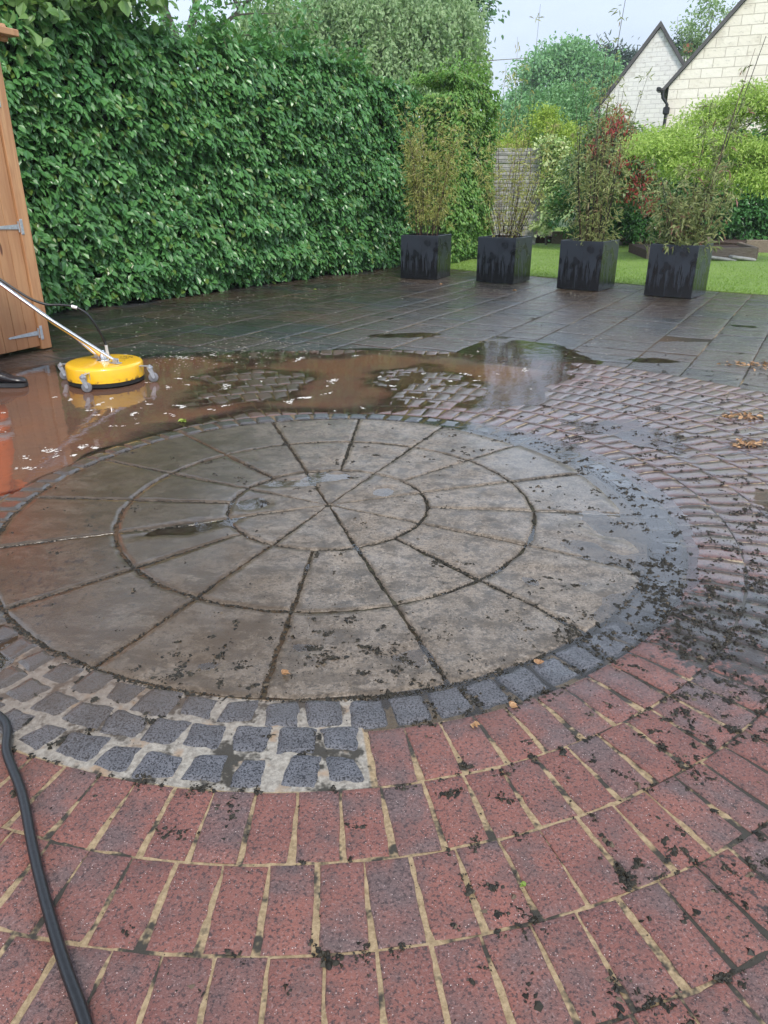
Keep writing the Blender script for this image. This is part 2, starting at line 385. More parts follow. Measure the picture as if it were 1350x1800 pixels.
# setts: one full ring, then two more courses in the patch on the left
items = []; k = 0
SA0, SA1 = R(-158), R(-83)
for ring in range(3):
    r0 = 1.437 + ring * .1145; n = int(round(2 * math.pi * (r0 + .05) / .121)); a = 2 * math.pi / n
    ph0 = ((SA1 + .004 * ring - a / 2 + math.pi) / a) % 1
    for i in range(n):
        am = -math.pi + (i + (ph0 if ring else 0)) * a
        if ring and not (SA0 < am - a / 2 and am < SA1): continue
        k += 1; rs = np.random.default_rng(900 + k)
        patch = SA0 < am < SA1 + .02
        w, l = (.104 + rs.normal(0, .005), .106 + rs.normal(0, .004)) if patch else (.113 + rs.normal(0, .003), .130)
        fn0, W, H = rectblock(r0 + (.052 if patch else .066), am, w, l, rs.normal(0, .05))
        q = rs.normal(0, .0065 if patch else .002, (2, 2, 2))
        def fn(U, V, f=fn0, q=q):
            x, y = f(U, V)
            bl = lambda m: (m[0, 0] * (1 - U) + m[1, 0] * U) * (1 - V) + (m[0, 1] * (1 - U) + m[1, 1] * U) * V
            return x + bl(q[..., 0]), y + bl(q[..., 1])
        items.append((fn, W, H, 3000 + k))
blocks('granite_setts', items, M_SETT, bev=.016, step=.008, jit=.0012, tilt=.02, warp=.006, rise=.004, off=.0008, edge=.009)
# bricks in rings
items = []; k = 0; r = 1.578; ring = 0
while r < 3.62:
    L = .206
    rm = r + .103; n = int(round(2 * math.pi * (r + .02) / .1045)); a = 2 * math.pi / n; ph = ((SA1 + .012 + math.pi) / a + .5) % 1 if ring == 0 else random.random()
    for i in range(n):
        am = -math.pi + (i + ph) * a
        if ring == 0 and SA0 - .02 < am < SA1: continue
        x, y = CX + rm * math.cos(am), CY + rm * math.sin(am)
        if y < -.2: continue
        k += 1; rs = np.random.default_rng(9000 + k)
        fn, W, H = rectblock(rm + rs.normal(0, .0012), am + rs.normal(0, .0006), .0985 + rs.normal(0, .0012), L, rs.normal(0, .008))
        near = y < 2.6
        items.append((fn, W, H, 12000 + k))
    r += .2115; ring += 1
RB = r
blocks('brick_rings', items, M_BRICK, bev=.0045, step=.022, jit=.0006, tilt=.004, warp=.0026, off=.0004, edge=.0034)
# mortar bed disc under the circle, polar grid
rr = np.concatenate([np.linspace(.0, 1.42, 110), np.linspace(1.43, 2.6, 170), np.linspace(2.61, RB + .02, 70)]); na = 1100
aa = np.linspace(0, 2 * np.pi, na, endpoint=False); Rg, Ag = np.meshgrid(rr, aa, indexing='ij')
X = CX + Rg * np.cos(Ag); Y = CY + Rg * np.sin(Ag)
angd = np.degrees(np.arctan2(Y - CY, X - CX))
patch = (angd > -159) & (angd < -82.5) & (Rg > 1.43) & (Rg < 1.785)
Z = relief(X, Y) - .0030 + .0016 * fbm(X, Y, .06, 50) + .0016 * fbm(X, Y, .02, 54)
Z = np.where(Rg < 1.43, Z - .0022, Z); Z = Z - .0006 * ((Rg > 1.58) * sst(2.2, 3.2, Y))
Z = np.where(patch, relief(X, Y) - .0022 + .0020 * fbm(X, Y, .05, 50) + .0016 * fbm(X, Y, .016, 54), Z)
Z = np.where((Rg > 1.43) & (Rg < 1.578) & ~patch, Z - .001, Z); Z[-1] = -.04
kind = np.where(Rg < 1.435, .0 + .40 * sst(.1, .5, fbm(X, Y, .5, 71)) * blob(X, Y, -1.2, 3.2, .6, .9, 0, .5), np.where(Rg < 1.578, .25, .5)); kind = np.where(patch, 1., kind)
kind = np.where((Rg > 1.58) & (Y > 2.7), .42, kind)
A = atts(X, Y, 0.); A[..., 0] = kind
idx = np.arange(X.size).reshape(X.shape); nx = np.roll(idx, -1, 1)
F = np.stack([idx[:-1], idx[1:], nx[1:], nx[:-1]], -1).reshape(-1, 4)
tag(npmesh('joint_sand', np.stack([X, Y, Z], -1).reshape(-1, 3), F, M_BED, att=A.reshape(-1, 4)), kind='structure')
# riven slabs round the circle
TH = R(60); ca, sa = math.cos(TH), math.sin(TH)
items = []; k = 0; t = -13.
rs = np.random.default_rng(21)
while t < 9:
    w = rs.choice([.3, .45, .45, .6, .6]); s = -9 + rs.random() * .5
    while s < 17:
        l = rs.choice([.3, .45, .6, .6, .9]); cs, ct = s + l / 2, t + w / 2
        x, y = cs * ca + ct * sa, cs * sa - ct * ca
        ok = y > -1 and y < 15.6 - .9 * x + 1.0 and abs(x) < .62 * y + 2.6 and math.hypot(x - CX, y - CY) > RB - .7 - .3
        ok = ok and ((x + 3.66) * .821 - (y - 9.19) * .571) > -2.6
        if ok:
            def fn(U, V, s=s, t=t, l=l, w=w):
                S = s + .005 + (l - .01) * U; T = t + .005 + (w - .01) * V
                return S * ca + T * sa, S * sa - T * ca
            k += 1; items.append((fn, l, w, 40000 + k))
        s += l
    t += w
blocks('slab_paving', items, M_SLAB, bev=.008, step=.045, jit=.0012, tilt=.003, warp=.006, off=-.0035, edge=.0035)
gx, gy = np.meshgrid(np.linspace(-9, 9, 200), np.linspace(-3, 17, 220), indexing='ij')
gz = relief(gx, gy) - .0075 + .001 * fbm(gx, gy, .1, 3)
inside = np.hypot(gx - CX, gy - CY) < RB - .1; gz = np.where(inside, gz - .02, gz)
A = atts(gx, gy, 0.); A[..., 0] = .0 + .42 * sst(.15, .4, fbm(gx, gy, .7, 13))
idx = np.arange(gx.size).reshape(gx.shape)
F = np.stack([idx[:-1, :-1], idx[1:, :-1], idx[1:, 1:], idx[:-1, 1:]], -1).reshape(-1, 4)
tag(npmesh('slab_bedding', np.stack([gx, gy, gz], -1).reshape(-1, 3), F, M_BED, att=A.reshape(-1, 4)), kind='structure')

# standing water: one level sheet kept only where the ground dips below it
gx, gy = np.meshgrid(np.arange(-5, 6, .03), np.arange(1.2, 12.5, .03), indexing='ij')
dep = -relief(gx, gy); mm = mudmask(gx, gy)
idx = np.arange(gx.size).reshape(gx.shape)
F = np.stack([idx[:-1, :-1], idx[1:, :-1], idx[1:, 1:], idx[:-1, 1:]], -1).reshape(-1, 4)
dm = dep.ravel(); keep = (dm[F].max(1) > -.0045); F = F[keep]
used = np.unique(F); remap = np.full(gx.size, -1); remap[used] = np.arange(len(used)); F = remap[F]
V = np.stack([gx, gy, np.zeros_like(gx)], -1).reshape(-1, 3)[used]
rg_, ag_ = polar(gx, gy); mk_ = .16 * blob(rg_, ag_, 1.50, 15, .2, 62, 0, .3) + .3 * (gy < 5)
A = np.stack([np.clip(dep * 100, 0, 2), mm, mk_, mm * 0 + 1], -1).reshape(-1, 4)[used]
m = N('puddle_water'); d, mu, mk, _ = m.att()
mudc = m.mix(m.rng(m.noise(1.3, 4, .6), .35, .65), (.15, .072, .045), (.12, .070, .050))
mudc = m.mix(mu, (.13, .125, .125), mudc)
m.set(Base_Color=mudc, Roughness=.035, Specular_IOR_Level=.5, IOR=1.33, Coat_Weight=0.)
nb = m.bump(m.math('ADD', m.noise(7, 3, .5, dist=.4), m.math('MULTIPLY', m.noise(38, 2), .12)), .10, .012); m.set(Normal=nb)
tr = m.n.new('ShaderNodeBsdfTransparent'); gl = m.n.new('ShaderNodeBsdfGlossy'); fr = m.n.new('ShaderNodeFresnel'); fr.inputs[0].default_value = 1.45
gl.inputs['Roughness'].default_value = .02; m.l.new(nb, gl.inputs['Normal']); m.l.new(nb, fr.inputs['Normal'])
m1 = m.n.new('ShaderNodeMixShader'); m2 = m.n.new('ShaderNodeMixShader')
m.l.new(fr.outputs[0], m1.inputs[0]); m.l.new(tr.outputs[0], m1.inputs[1]); m.l.new(gl.outputs[0], m1.inputs[2])
op = m.math('MULTIPLY', m.rng(m.math('MULTIPLY', d, m.math('MAXIMUM', mu, mk)), .02, 1.25), .88)
m.l.new(op, m2.inputs[0]); m.l.new(m1.outputs[0], m2.inputs[1]); m.l.new(m.b.outputs[0], m2.inputs[2]); m.l.new(m2.outputs[0], m.out.inputs[0])
tag(npmesh('puddle_water', V, F, m.m, att=A), kind='structure')

# ------------------------------------------------------------------ lawn and terrain
m = N('grass_ground')
c = m.mix(m.rng(m.noise(1.2, 5, .7), .35, .65), (.17, .27, .045), (.23, .34, .07)); c = m.mix(m.rng(m.noise(40, 4, .8), .4, .7), c, (.09, .16, .028))
m.set(Base_Color=c, Roughness=.7, Normal=m.bump(m.noise(60, 4, .8), .8, .02)); M_LAWN = m.m
g = MB(); g.add([(-300, -300, -.05), (300, -300, -.05), (300, 400, -.05), (-300, 400, -.05)], [(0, 1, 2, 3)])
tag(g.build('ground', M_LAWN), kind='structure')
E0, E1 = (-3.6, 18.8), (9.5, 7.0)
edge = []
for i in range(121):
    f = i / 120; x = E0[0] + (E1[0] - E0[0]) * f; y = E0[1] + (E1[1] - E0[1]) * f
    w = .03 * float(fbm(x, y, .25, 77)); edge.append((x + w, y + w))
V = []; F = []
for x, y in edge: V += [(x, y, -.04), (x, y, .012), (x + 2, y + 2.2, .022), (x + 24, y + 27, .03)]
for i in range(120):
    for j in range(3): a = i * 4 + j; F.append((a, a + 4, a + 5, a + 1))
g = MB(); g.add(V, F); tag(g.build('lawn', M_LAWN, smooth=True), kind='structure')

# ------------------------------------------------------------------ leaves
LEAF_MATS = {}
def leaf_mat(name, c0, c1, rough=.42, trans=.25, c2=None):
    m = N(name); t, u, _, _ = m.att()
    c = m.mix(t, c0, c1)
    if c2: c = m.mix(m.rng(u, .90, .95), c, c2)
    m.set(Base_Color=c, Roughness=rough, Specular_IOR_Level=.5)
    tl = m.n.new('ShaderNodeBsdfTranslucent'); mx = m.n.new('ShaderNodeMixShader'); mx.inputs[0].default_value = trans
    tcol = m.mix(.35, c, (.25, .42, .05)); m.l.new(tcol, tl.inputs[0])
    m.l.new(m.b.outputs[0], mx.inputs[1]); m.l.new(tl.outputs[0], mx.inputs[2]); m.l.new(mx.outputs[0], m.out.inputs[0])
    return m.m
def nrm(a): return a / np.maximum(np.linalg.norm(a, axis=-1, keepdims=True), 1e-9)
def leaves(name, P, D, U, L, Wd, mat, parent=None, tint=None, fold=.18, droop=.15, shape='oval'):
    """P base points, D pointing directions, U rough upward normals, L lengths, Wd widths"""
    n = len(P); D = nrm(D); S = nrm(np.cross(D, U)); Nn = np.cross(S, D)
    L = np.broadcast_to(L, n)[:, None]; Wd = np.broadcast_to(Wd, n)[:, None]
    if shape == 'oval': tpl = [(0, 0, 0), (-.5, .32, 1), (-.40, .68, 1), (0, 1, -1), (.40, .68, 1), (.5, .32, 1)]
    elif shape == 'blade': tpl = [(0, 0, 0), (-.5, .25, 1), (-.36, .6, 1), (0, 1, -2), (.36, .6, 1), (.5, .25, 1)]
    pts = []
    for sx, sy, k in tpl:
        z = fold * abs(sx) * Wd if k == 1 else (-droop * L * abs(k) if k < 0 else 0 * L)
        pts.append(P + S * (sx * Wd) + D * (sy * L) + Nn * z)
    V = np.stack(pts, 1).reshape(-1, 3); b = (np.arange(n) * 6)[:, None]
    F = np.concatenate([b + np.array([[0, 3, 2, 1]]), b + np.array([[0, 5, 4, 3]])])
    if tint is None: tint = rng.random(n)
    u = rng.random(n); A = np.stack([tint, u, u, np.ones(n)], -1)
    A = np.repeat(A, 6, 0)
    return npmesh(name, V, F, mat, parent, att=A, smooth=False)

# hornbeam hedge along the left of the patio
M_HEDGE = leaf_mat('hedge_leaf', (.04, .145, .045), (.14, .33, .095), .30, .27, (.12, .20, .04))
M_HEDGE2 = leaf_mat('lime_hedge_leaf', (.09, .24, .05), (.24, .40, .09), .42, .33, (.2, .26, .06))
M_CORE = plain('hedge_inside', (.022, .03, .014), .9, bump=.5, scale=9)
M_TWIG = plain('twig_bark', (.09, .065, .05), .8, scale=30, bump=.4)
HA = np.array([-3.66, 9.19]); HD = np.array([.571, .821]); HN = np.array([.821, -.571])
def hedge(name, A0, s0, s1, depth, hf, n_face, lsz, matL, core_top=.22, tn=(0, 1), sag=.17, seed=1, zlo=.03):
    par = empty(name, (A0[0] + HD[0] * (s0 + s1) / 2, A0[1] + HD[1] * (s0 + s1) / 2, 0))
    o0 = np.array(par.location)
    rs = np.random.default_rng(seed)
    def surf(s, z): return sag * fbm(s, z * 1.2, .9, seed * 7, 3) + .16 * fbm(s, z, .22, seed * 7 + 3, 2)
    # face
    s = rs.uniform(s0, s1, n_face); top = hf(s); q = rs.random(n_face); z = zlo + .10 * rs.random(n_face) + q * (top - zlo)
    dd = surf(s, z) - .16 * rs.random(n_face) ** 1.5 - .22 * (1 - sst(0, .40, z)) * (.6 + .5 * fbm(s, z, .5, 4)) - .10 * sst(-.45, .05, z - top) ** 2
    P = np.stack([A0[0] + HD[0] * s + HN[0] * dd, A0[1] + HD[1] * s + HN[1] * dd, z], -1)
    n3 = np.array([HN[0], HN[1], 0]); h3 = np.array([HD[0], HD[1], 0])
    D = n3 * rs.uniform(.15, .8, n_face)[:, None] + h3 * rs.normal(.12, .5, n_face)[:, None] + np.array([0, 0, 1]) * rs.uniform(-1.15, -.15, n_face)[:, None]
    U = n3 * .9 + np.array([0, 0, .7]) + rs.normal(0, .42, (n_face, 3))
    Ls = rs.uniform(.75, 1.2, n_face) * lsz
    allP, allD, allU, allL = [P], [D], [U], [Ls]
    # ends
    for sgn, se in ((1, s1), (-1, s0)):
        ne = int(n_face * depth / (s1 - s0) * .9); dep_ = rs.uniform(-depth, .05, ne); z = zlo + rs.random(ne) * (hf(np.full(ne, se)) - zlo); k = rs.normal(0, .08, ne) + .12 * fbm(dep_, z, .6, 99)
        P = np.stack([A0[0] + HD[0] * (se + sgn * k) + HN[0] * dep_, A0[1] + HD[1] * (se + sgn * k) + HN[1] * dep_, z], -1)
        D = h3 * sgn * rs.uniform(.2, .9, ne)[:, None] + np.array([0, 0, -.7]) + rs.normal(0, .35, (ne, 3)); U = h3 * sgn * .8 + np.array([0, 0, .7]) + rs.normal(0, .4, (ne, 3))
        allP.append(P); allD.append(D); allU.append(U); allL.append(rs.uniform(.75, 1.2, ne) * lsz)
    # top with loose shoots
    nt = int(n_face * .34); s = rs.uniform(s0, s1, nt); dp = -.12 - (depth - .15) * rs.random(nt) ** 1.4
    z = hf(s) - .05 + .06 * fbm(s, dp, .3, 31) + np.abs(rs.normal(0, .10, nt)) * (.6 + 2.2 * (fbm(s, dp, .35, 32) > .15))
    P = np.stack([A0[0] + HD[0] * s + HN[0] * dp, A0[1] + HD[1] * s + HN[1] * dp, z], -1)
    D = rs.normal(0, .8, (nt, 3)) + np.array([0, 0, .1]); U = np.array([0, 0, 1.]) + rs.normal(0, .5, (nt, 3))
    allP.append(P); allD.append(D); allU.append(U); allL.append(rs.uniform(.7, 1.2, nt) * lsz)
    P = np.concatenate(allP) - o0; L = np.concatenate(allL)
    hz_ = P[:, 2]; tint = np.clip(tn[0] + (tn[1] - tn[0]) * (rs.random(len(P)) * .7 + .3 * (fbm(P[:, 0], P[:, 2] * 2, .5, 8) * .5 + .5)), 0, 1)
    leaves('foliage', P, np.concatenate(allD), np.concatenate(allU), L, L * rs.uniform(.52, .72, len(L)), matL, par, tint, fold=.22, droop=.10)
    # solid dark core: the shade inside the hedge put into its colour
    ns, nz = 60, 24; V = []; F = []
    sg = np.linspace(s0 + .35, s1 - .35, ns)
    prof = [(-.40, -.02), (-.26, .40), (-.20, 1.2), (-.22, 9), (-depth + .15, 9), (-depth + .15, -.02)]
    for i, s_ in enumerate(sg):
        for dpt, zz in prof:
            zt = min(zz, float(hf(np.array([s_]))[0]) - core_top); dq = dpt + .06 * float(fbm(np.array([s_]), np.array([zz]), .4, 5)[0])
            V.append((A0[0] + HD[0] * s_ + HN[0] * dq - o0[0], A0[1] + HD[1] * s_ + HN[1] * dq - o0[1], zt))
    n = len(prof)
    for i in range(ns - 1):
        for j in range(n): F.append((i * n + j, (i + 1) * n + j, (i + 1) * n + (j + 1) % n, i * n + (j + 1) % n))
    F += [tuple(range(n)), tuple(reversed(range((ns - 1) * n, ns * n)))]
    g = MB(); g.add(V, F); g.build('dark_core', M_CORE, par)
    # stems at the foot and twigs sticking through
    g = MB(); s = s0 + .2
    while s < s1 - .1:
        g = MB()
        x = A0[0] + HD[0] * s - HN[0] * .5 - o0[0]; y = A0[1] + HD[1] * s - HN[1] * .5 - o0[1]
        g.tube([(x, y, -.02), (x + rs.normal(0, .03), y, .3), (x + rs.normal(0, .08), y, .8)], [.03, .025, .015], 6); s += rs.uniform(.3, .6); g.build('stem', M_TWIG, par)
    g = MB()
    for _ in range(int((s1 - s0) * 7)):
        s = rs.uniform(s0, s1); z0 = float(hf(np.array([s]))[0]) - .3; x = A0[0] + HD[0] * s - HN[0] * rs.uniform(.05, .8) - o0[0]; y = A0[1] + HD[1] * s - HN[1] * .3 - o0[1]
        p = [(x, y, z0), (x + rs.normal(0, .06), y + rs.normal(0, .06), z0 + .25), (x + rs.normal(0, .12), y + rs.normal(0, .1), z0 + rs.uniform(.35, .6))]
        g.tube(p, [.008, .005, .002], 4)
    tag(g.build('twig', M_TWIG, par), kind='stuff')
    return par
def hf1(s):
    return np.interp(s, [-4, -.5, .7, 1.6, 2.4, 3.4, 5, 6.3, 7.1], [3.9, 3.85, 3.55, 3.12, 3.02, 3.14, 3.20, 3.14, 3.0]) + .12 * fbm(s, s * 0, .45, 3)
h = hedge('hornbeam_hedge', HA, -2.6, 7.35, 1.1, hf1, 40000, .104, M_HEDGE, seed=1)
tag(h, 'tall clipped dark green broad-leaved hedge running the whole left side of the patio', 'hedge')
HB = HA + HD * 8.0 + HN * .55
def hf2(s): return np.full_like(s, 3.25) + .1 * fbm(s, s * 0, .5, 12)
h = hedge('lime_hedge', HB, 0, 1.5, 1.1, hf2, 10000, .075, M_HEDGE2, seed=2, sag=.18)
tag(h, 'lighter yellow-green hedge section behind the leftmost bamboo planter', 'hedge')

# ------------------------------------------------------------------ trees and shrubs
M_BARK = plain('tree_bark', (.10, .085, .07), .85, scale=12, bump=.6)
def cloud(name, label, cat, base, blobs, n, lsz, mat, twig=.35, per=22, trunk=True, tr=.18, group=None, lean=(0, 0), asp=.55, seed=0, weep=0, shell=.55, part_name='crown', shape='oval', bark=None):
    """crown of leaf sprays spread through ellipsoid blobs; trunk and limbs reach into each blob"""
    rs = np.random.default_rng(seed + 500); par = empty(name, base, label=label, cat=cat, group=group)
    bl = np.array(blobs, float); vol = bl[:, 3] * bl[:, 4] * bl[:, 5]; pr = vol ** .7 / (vol ** .7).sum()
    nc = n // per; bi = rs.choice(len(bl), nc, p=pr); d = nrm(rs.normal(size=(nc, 3))); rad = shell + (1.08 - shell) * rs.random(nc) ** .6
    d[:, 2] = np.where(d[:, 2] < -.5, -d[:, 2] * .6, d[:, 2])
    c = bl[bi, :3] + d * bl[bi, 3:6] * rad[:, None]
    c += .25 * twig * rs.normal(size=c.shape)
    if weep:
        # hanging strands: each spray is a thin vertical chain of leaves
        k = np.repeat(np.arange(nc), per); f = np.tile(np.linspace(0, 1, per), nc); Ls = rs.uniform(.5, 1.3, nc)[k] * weep
        P = c[k] + np.stack([.10 * np.sin(f * 3 + k) + d[k, 0] * .25 * f, .1 * np.cos(f * 2 + k) + d[k, 1] * .25 * f, -f * Ls], -1) + rs.normal(0, .05, (len(k), 3))
        D = rs.normal(0, .75, (len(k), 3)) + np.array([0, 0, -.8]); U = d[k] * .7 + rs.normal(0, .6, (len(k), 3)) + np.array([0, 0, .3])
    else:
        k = np.repeat(np.arange(nc), per)
        P = c[k] + rs.normal(0, 1, (len(k), 3)) * np.array([twig, twig, twig * .55]) * .5
        D = d[k] * .6 + rs.normal(0, .7, (len(k), 3)) + np.array([0, 0, -.25]); U = np.array([0, 0, .9]) + d[k] * .5 + rs.normal(0, .5, (len(k), 3))
    L = rs.uniform(.7, 1.25, len(k)) * lsz; base = np.array(base)
    tint = np.clip(rs.random(nc)[k] * .55 + rs.random(len(k)) * .45, 0, 1)
    leaves(part_name, P - base, D, U, L, L * asp, mat, par, tint, shape=shape)
    if trunk:
        g = MB(); cen = bl[:, :3].mean(0) - base; lo = bl[:, 2].min() - base[2]
        th = max(.4, lo * .9); tp = Vector((cen[0] * .3 + lean[0], cen[1] * .3 + lean[1], th))
        g.tube([(0, 0, -.05), (tp.x * .4, tp.y * .4, th * .5), tp], [tr * 1.25, tr, tr * .8], 9)
        topi = bl[:, 2].argmax(); tt = Vector(bl[topi, :3] - base)
        g.tube([tp, tp.lerp(tt, .5) + Vector((.1, 0, .1)), tt], [tr * .8, tr * .5, tr * .15], 8); g.build('trunk', bark or M_BARK, par, True)
        for b in bl:
            g = MB(); e = Vector(b[:3] - base); mid = tp.lerp(e, .5) + Vector((rs.normal(0, .1), rs.normal(0, .1), .15))
            g.tube([tp.lerp(tt, .12), mid, e], [tr * .45, tr * .28, tr * .1], 6)
            for _ in range(5):
                q = e + Vector(rs.normal(0, .6, 3) * b[3:6]); g.tube([mid.lerp(e, rs.random()), (mid + q) / 2 + Vector((0, 0, .1)), q], [tr * .16, tr * .1, tr * .04], 4)
            g.build('limb', bark or M_BARK, par, True)
    return par
def blobs_in(x0, x1, y0, y1, z0, z1, n, r, seed):
    rs = np.random.default_rng(seed); return [(rs.uniform(x0, x1), rs.uniform(y0, y1), rs.uniform(z0, z1), r * rs.uniform(.75, 1.3), r * rs.uniform(.75, 1.2), r * rs.uniform(.7, 1.15)) for _ in range(n)]
ML_BIRCH = leaf_mat('birch_leaf', (.21, .34, .15), (.38, .50, .26), .45, .38)
ML_OAK = leaf_mat('broad_leaf', (.06, .17, .07), (.13, .27, .11), .42, .25)
ML_ROUND = leaf_mat('lime_tree_leaf', (.13, .32, .13), (.28, .48, .22), .42, .33)
ML_PINE = leaf_mat('pine_needle', (.022, .05, .035), (.05, .09, .055), .6, .05)
ML_YEL = leaf_mat('golden_leaf', (.26, .40, .05), (.50, .60, .11), .4, .35)
ML_ACER = leaf_mat('maple_leaf', (.34, .50, .09), (.58, .70, .22), .45, .45)
ML_LAUR = leaf_mat('laurel_leaf', (.03, .12, .03), (.10, .26, .07), .3, .2)
ML_PHO = leaf_mat('photinia_leaf', (.09, .16, .06), (.22, .31, .12), .35, .2)
ML_RED = leaf_mat('red_leaf', (.35, .035, .04), (.5, .10, .09), .35, .3)
ML_VAR = leaf_mat('variegated_leaf', (.24, .40, .10), (.74, .78, .42), .4, .3)
TG = 'trees beyond the garden'
cloud('weeping_birch', 'tall weeping birch with pale hanging foliage behind the hedge, centre-left', 'tree', (-.8, 33, 0),
      [(-2.6, 31, 6.3, 2.0, 1.7, 2.2), (-.4, 31, 6.4, 2.2, 1.8, 2.2), (1.8, 31, 6.2, 1.7, 1.6, 2.2), (2.9, 32, 6.4, 1.0, 1.2, 2.0), (-.6, 33, 7.6, 2.4, 2, 1.2), (-4.3, 31.5, 6.4, 1.3, 1.3, 2), (.4, 30, 5.0, 2.0, 1.2, 1.6), (-2.2, 30, 4.8, 1.6, 1.2, 1.4)], 52000, .16, ML_BIRCH, per=16, weep=1.1, tr=.22, seed=1, asp=.55, shell=.25)
cloud('broadleaf_tree', 'dark green broad-leaved tree rising right of the birch, against the sky', 'tree', (2.2, 40, 0),
      [(1.2, 39, 8.4, 1.6, 1.5, 1.5), (3.4, 39, 8.9, 1.1, 1.2, 1.5), (2.4, 39, 9.9, 1.7, 1.5, 1.0), (2.6, 40, 6.0, 1.1, 1.3, 1.3)], 15000, .22, ML_OAK, twig=.7, tr=.25, seed=2)
cloud('beech_tree', 'open branched tree with sky between its limbs above the left hedge', 'tree', (-5.6, 24, 0),
      [(-6.5, 23, 7.0, 1.6, 1.4, 1.0), (-4.6, 23, 6.9, 1.3, 1.2, .9), (-3.3, 24, 6.4, 1.3, 1.2, 1.0), (-7.2, 23, 5.0, 1.5, 1.3, .8), (-5.0, 23, 5.0, 1.1, 1, .5), (-5.2, 25, 7.0, 2.4, 2, .9)], 9000, .12, ML_ROUND, twig=.5, tr=.2, seed=3, shell=.2)
cloud('lime_tree', 'large rounded fresh green tree in the middle distance beside the white gable', 'tree', (15.5, 80, 0),
      [(16.28, 78.75, 10.7, 3.5, 3.5, 2.62), (13.3, 78.75, 7.73, 2.27, 3.5, 2.1), (19.07, 78.75, 9.83, 2.98, 3.5, 2.8), (14.0, 77.0, 5.28, 2.98, 3.5, 2.62), (17.85, 77.0, 5.98, 3.68, 3.5, 2.8), (21.53, 78.75, 7.03, 2.45, 2.62, 2.62), (16.97, 78.75, 12.1, 2.1, 2.1, 1.4)], 42000, .36, ML_ROUND, twig=1.2, tr=.5, seed=4)
cloud('pine_tree', 'dark grey-green pine showing left of the white gable', 'tree', (25.8, 93, 0),
      [(23.85, 91.5, 13.72, 2.4, 2.1, 1.35), (26.4, 91.5, 13.12, 2.1, 1.95, 1.5), (25.2, 91.5, 11.02, 3.0, 2.25, 1.65), (27.9, 91.5, 11.02, 1.8, 1.95, 1.35), (26.25, 91.5, 8.62, 2.85, 2.25, 1.95)], 13000, .5, ML_PINE, twig=1.3, tr=.35, seed=5, asp=.25)
cloud('small_pine', 'small dark conifer between the white gable and the chimney', 'tree', (15.5, 44, 0),
      [(15.2, 44, 7.6, .8, .8, .9), (15.9, 44, 6.9, .9, .8, .9), (15.4, 44, 5.6, 1.1, .8, 1.0)], 3500, .22, ML_PINE, twig=.5, tr=.14, seed=6, asp=.3)
cloud('thin_birch', 'wispy grey-green tree just above the roof verge of the stone house', 'tree', (13.4, 36, 0),
      [(12.9, 36, 7.2, .8, .6, .8), (13.6, 36, 8.1, .7, .6, .8), (13.2, 36, 6.3, .8, .6, .8)], 1500, .14, ML_BIRCH, twig=.5, tr=.08, seed=7, shell=.1)
cloud('garden_tree', 'yellow-green leafy tree filling the gap behind the second planter, above the panel fence', 'tree', (7.2, 35, 0),
      [(4.6, 34, 3.0, 1.2, 1, 1.1), (6.4, 34, 3.6, 1.4, 1, 1.4), (8.2, 34, 3.2, 1.3, 1, 1.3), (9.6, 34, 3.0, 1.3, 1, 1.5), (7.6, 35, 4.4, 1.4, 1, 1.0), (4.4, 33, 1.6, 1.4, 1, 1.2), (6.8, 33, 1.8, 1.6, 1, 1.4), (9.2, 33, 1.8, 1.6, 1, 1.4)], 24000, .14, ML_ROUND, twig=.5, tr=.1, seed=8)
cloud('golden_shrub', 'bright lime-yellow upright shrub above the top of the grey panel fence', 'shrub', (5.3, 27, 0),
      [(4.2, 26.6, 2.5, .55, .45, .5), (5.2, 26.6, 3.2, .52, .5, .6), (6.0, 26.6, 2.8, .55, .5, .55), (5.3, 26.6, 2.4, .6, .4, .5), (4.4, 26.6, 1.8, .7, .4, .5), (5.6, 26.6, 1.8, .7, .4, .5)], 9500, .115, ML_YEL, twig=.28, tr=.05, seed=9, asp=.35)
cloud('ivy_climber', 'variegated cream and green ivy on the right edge of the panel fence', 'climber', (4.35, 20.9, 0),
      [(4.32, 20.8, 2.0, .24, .2, .4), (4.36, 20.8, 1.4, .26, .22, .4), (4.45, 20.7, .9, .3, .2, .3), (4.3, 20.8, 2.35, .3, .2, .2), (4.15, 20.7, .45, .3, .2, .12)], 3800, .085, ML_VAR, twig=.2, tr=.03, seed=10, asp=.75)
p = cloud('photinia_shrub', 'photinia shrub with red tips behind the third planter', 'shrub', (5.3, 19.5, 0),
      [(5.1, 18.6, 2.3, .55, .4, .5), (5.7, 18.6, 2.0, .5, .4, .5), (5.2, 18.5, 1.4, .6, .4, .5), (6.0, 18.6, 1.3, .5, .4, .5), (4.7, 18.6, 1.7, .5, .4, .6)], 9500, .09, ML_PHO, twig=.25, tr=.05, seed=11)
rs = np.random.default_rng(3); n = 1300; cc = np.array([(5.0, 18.2, 2.5), (5.45, 18.2, 2.3), (5.7, 18.2, 2.1), (5.2, 18.1, 1.9), (5.6, 18.1, 1.3), (6.1, 18.2, 1.0), (5.9, 18.2, 1.6), (5.1, 18.2, 2.75), (4.7, 18.2, 2.2)])[rs.integers(0, 9, n)] + rs.normal(0, .12, (n, 3))
leaves('red_tip', cc - np.array((5.3, 19.5, 0)), rs.normal(0, .4, (n, 3)) + np.array([0, 0, .8]), rs.normal(0, 1, (n, 3)), .09, .03, ML_RED, p)
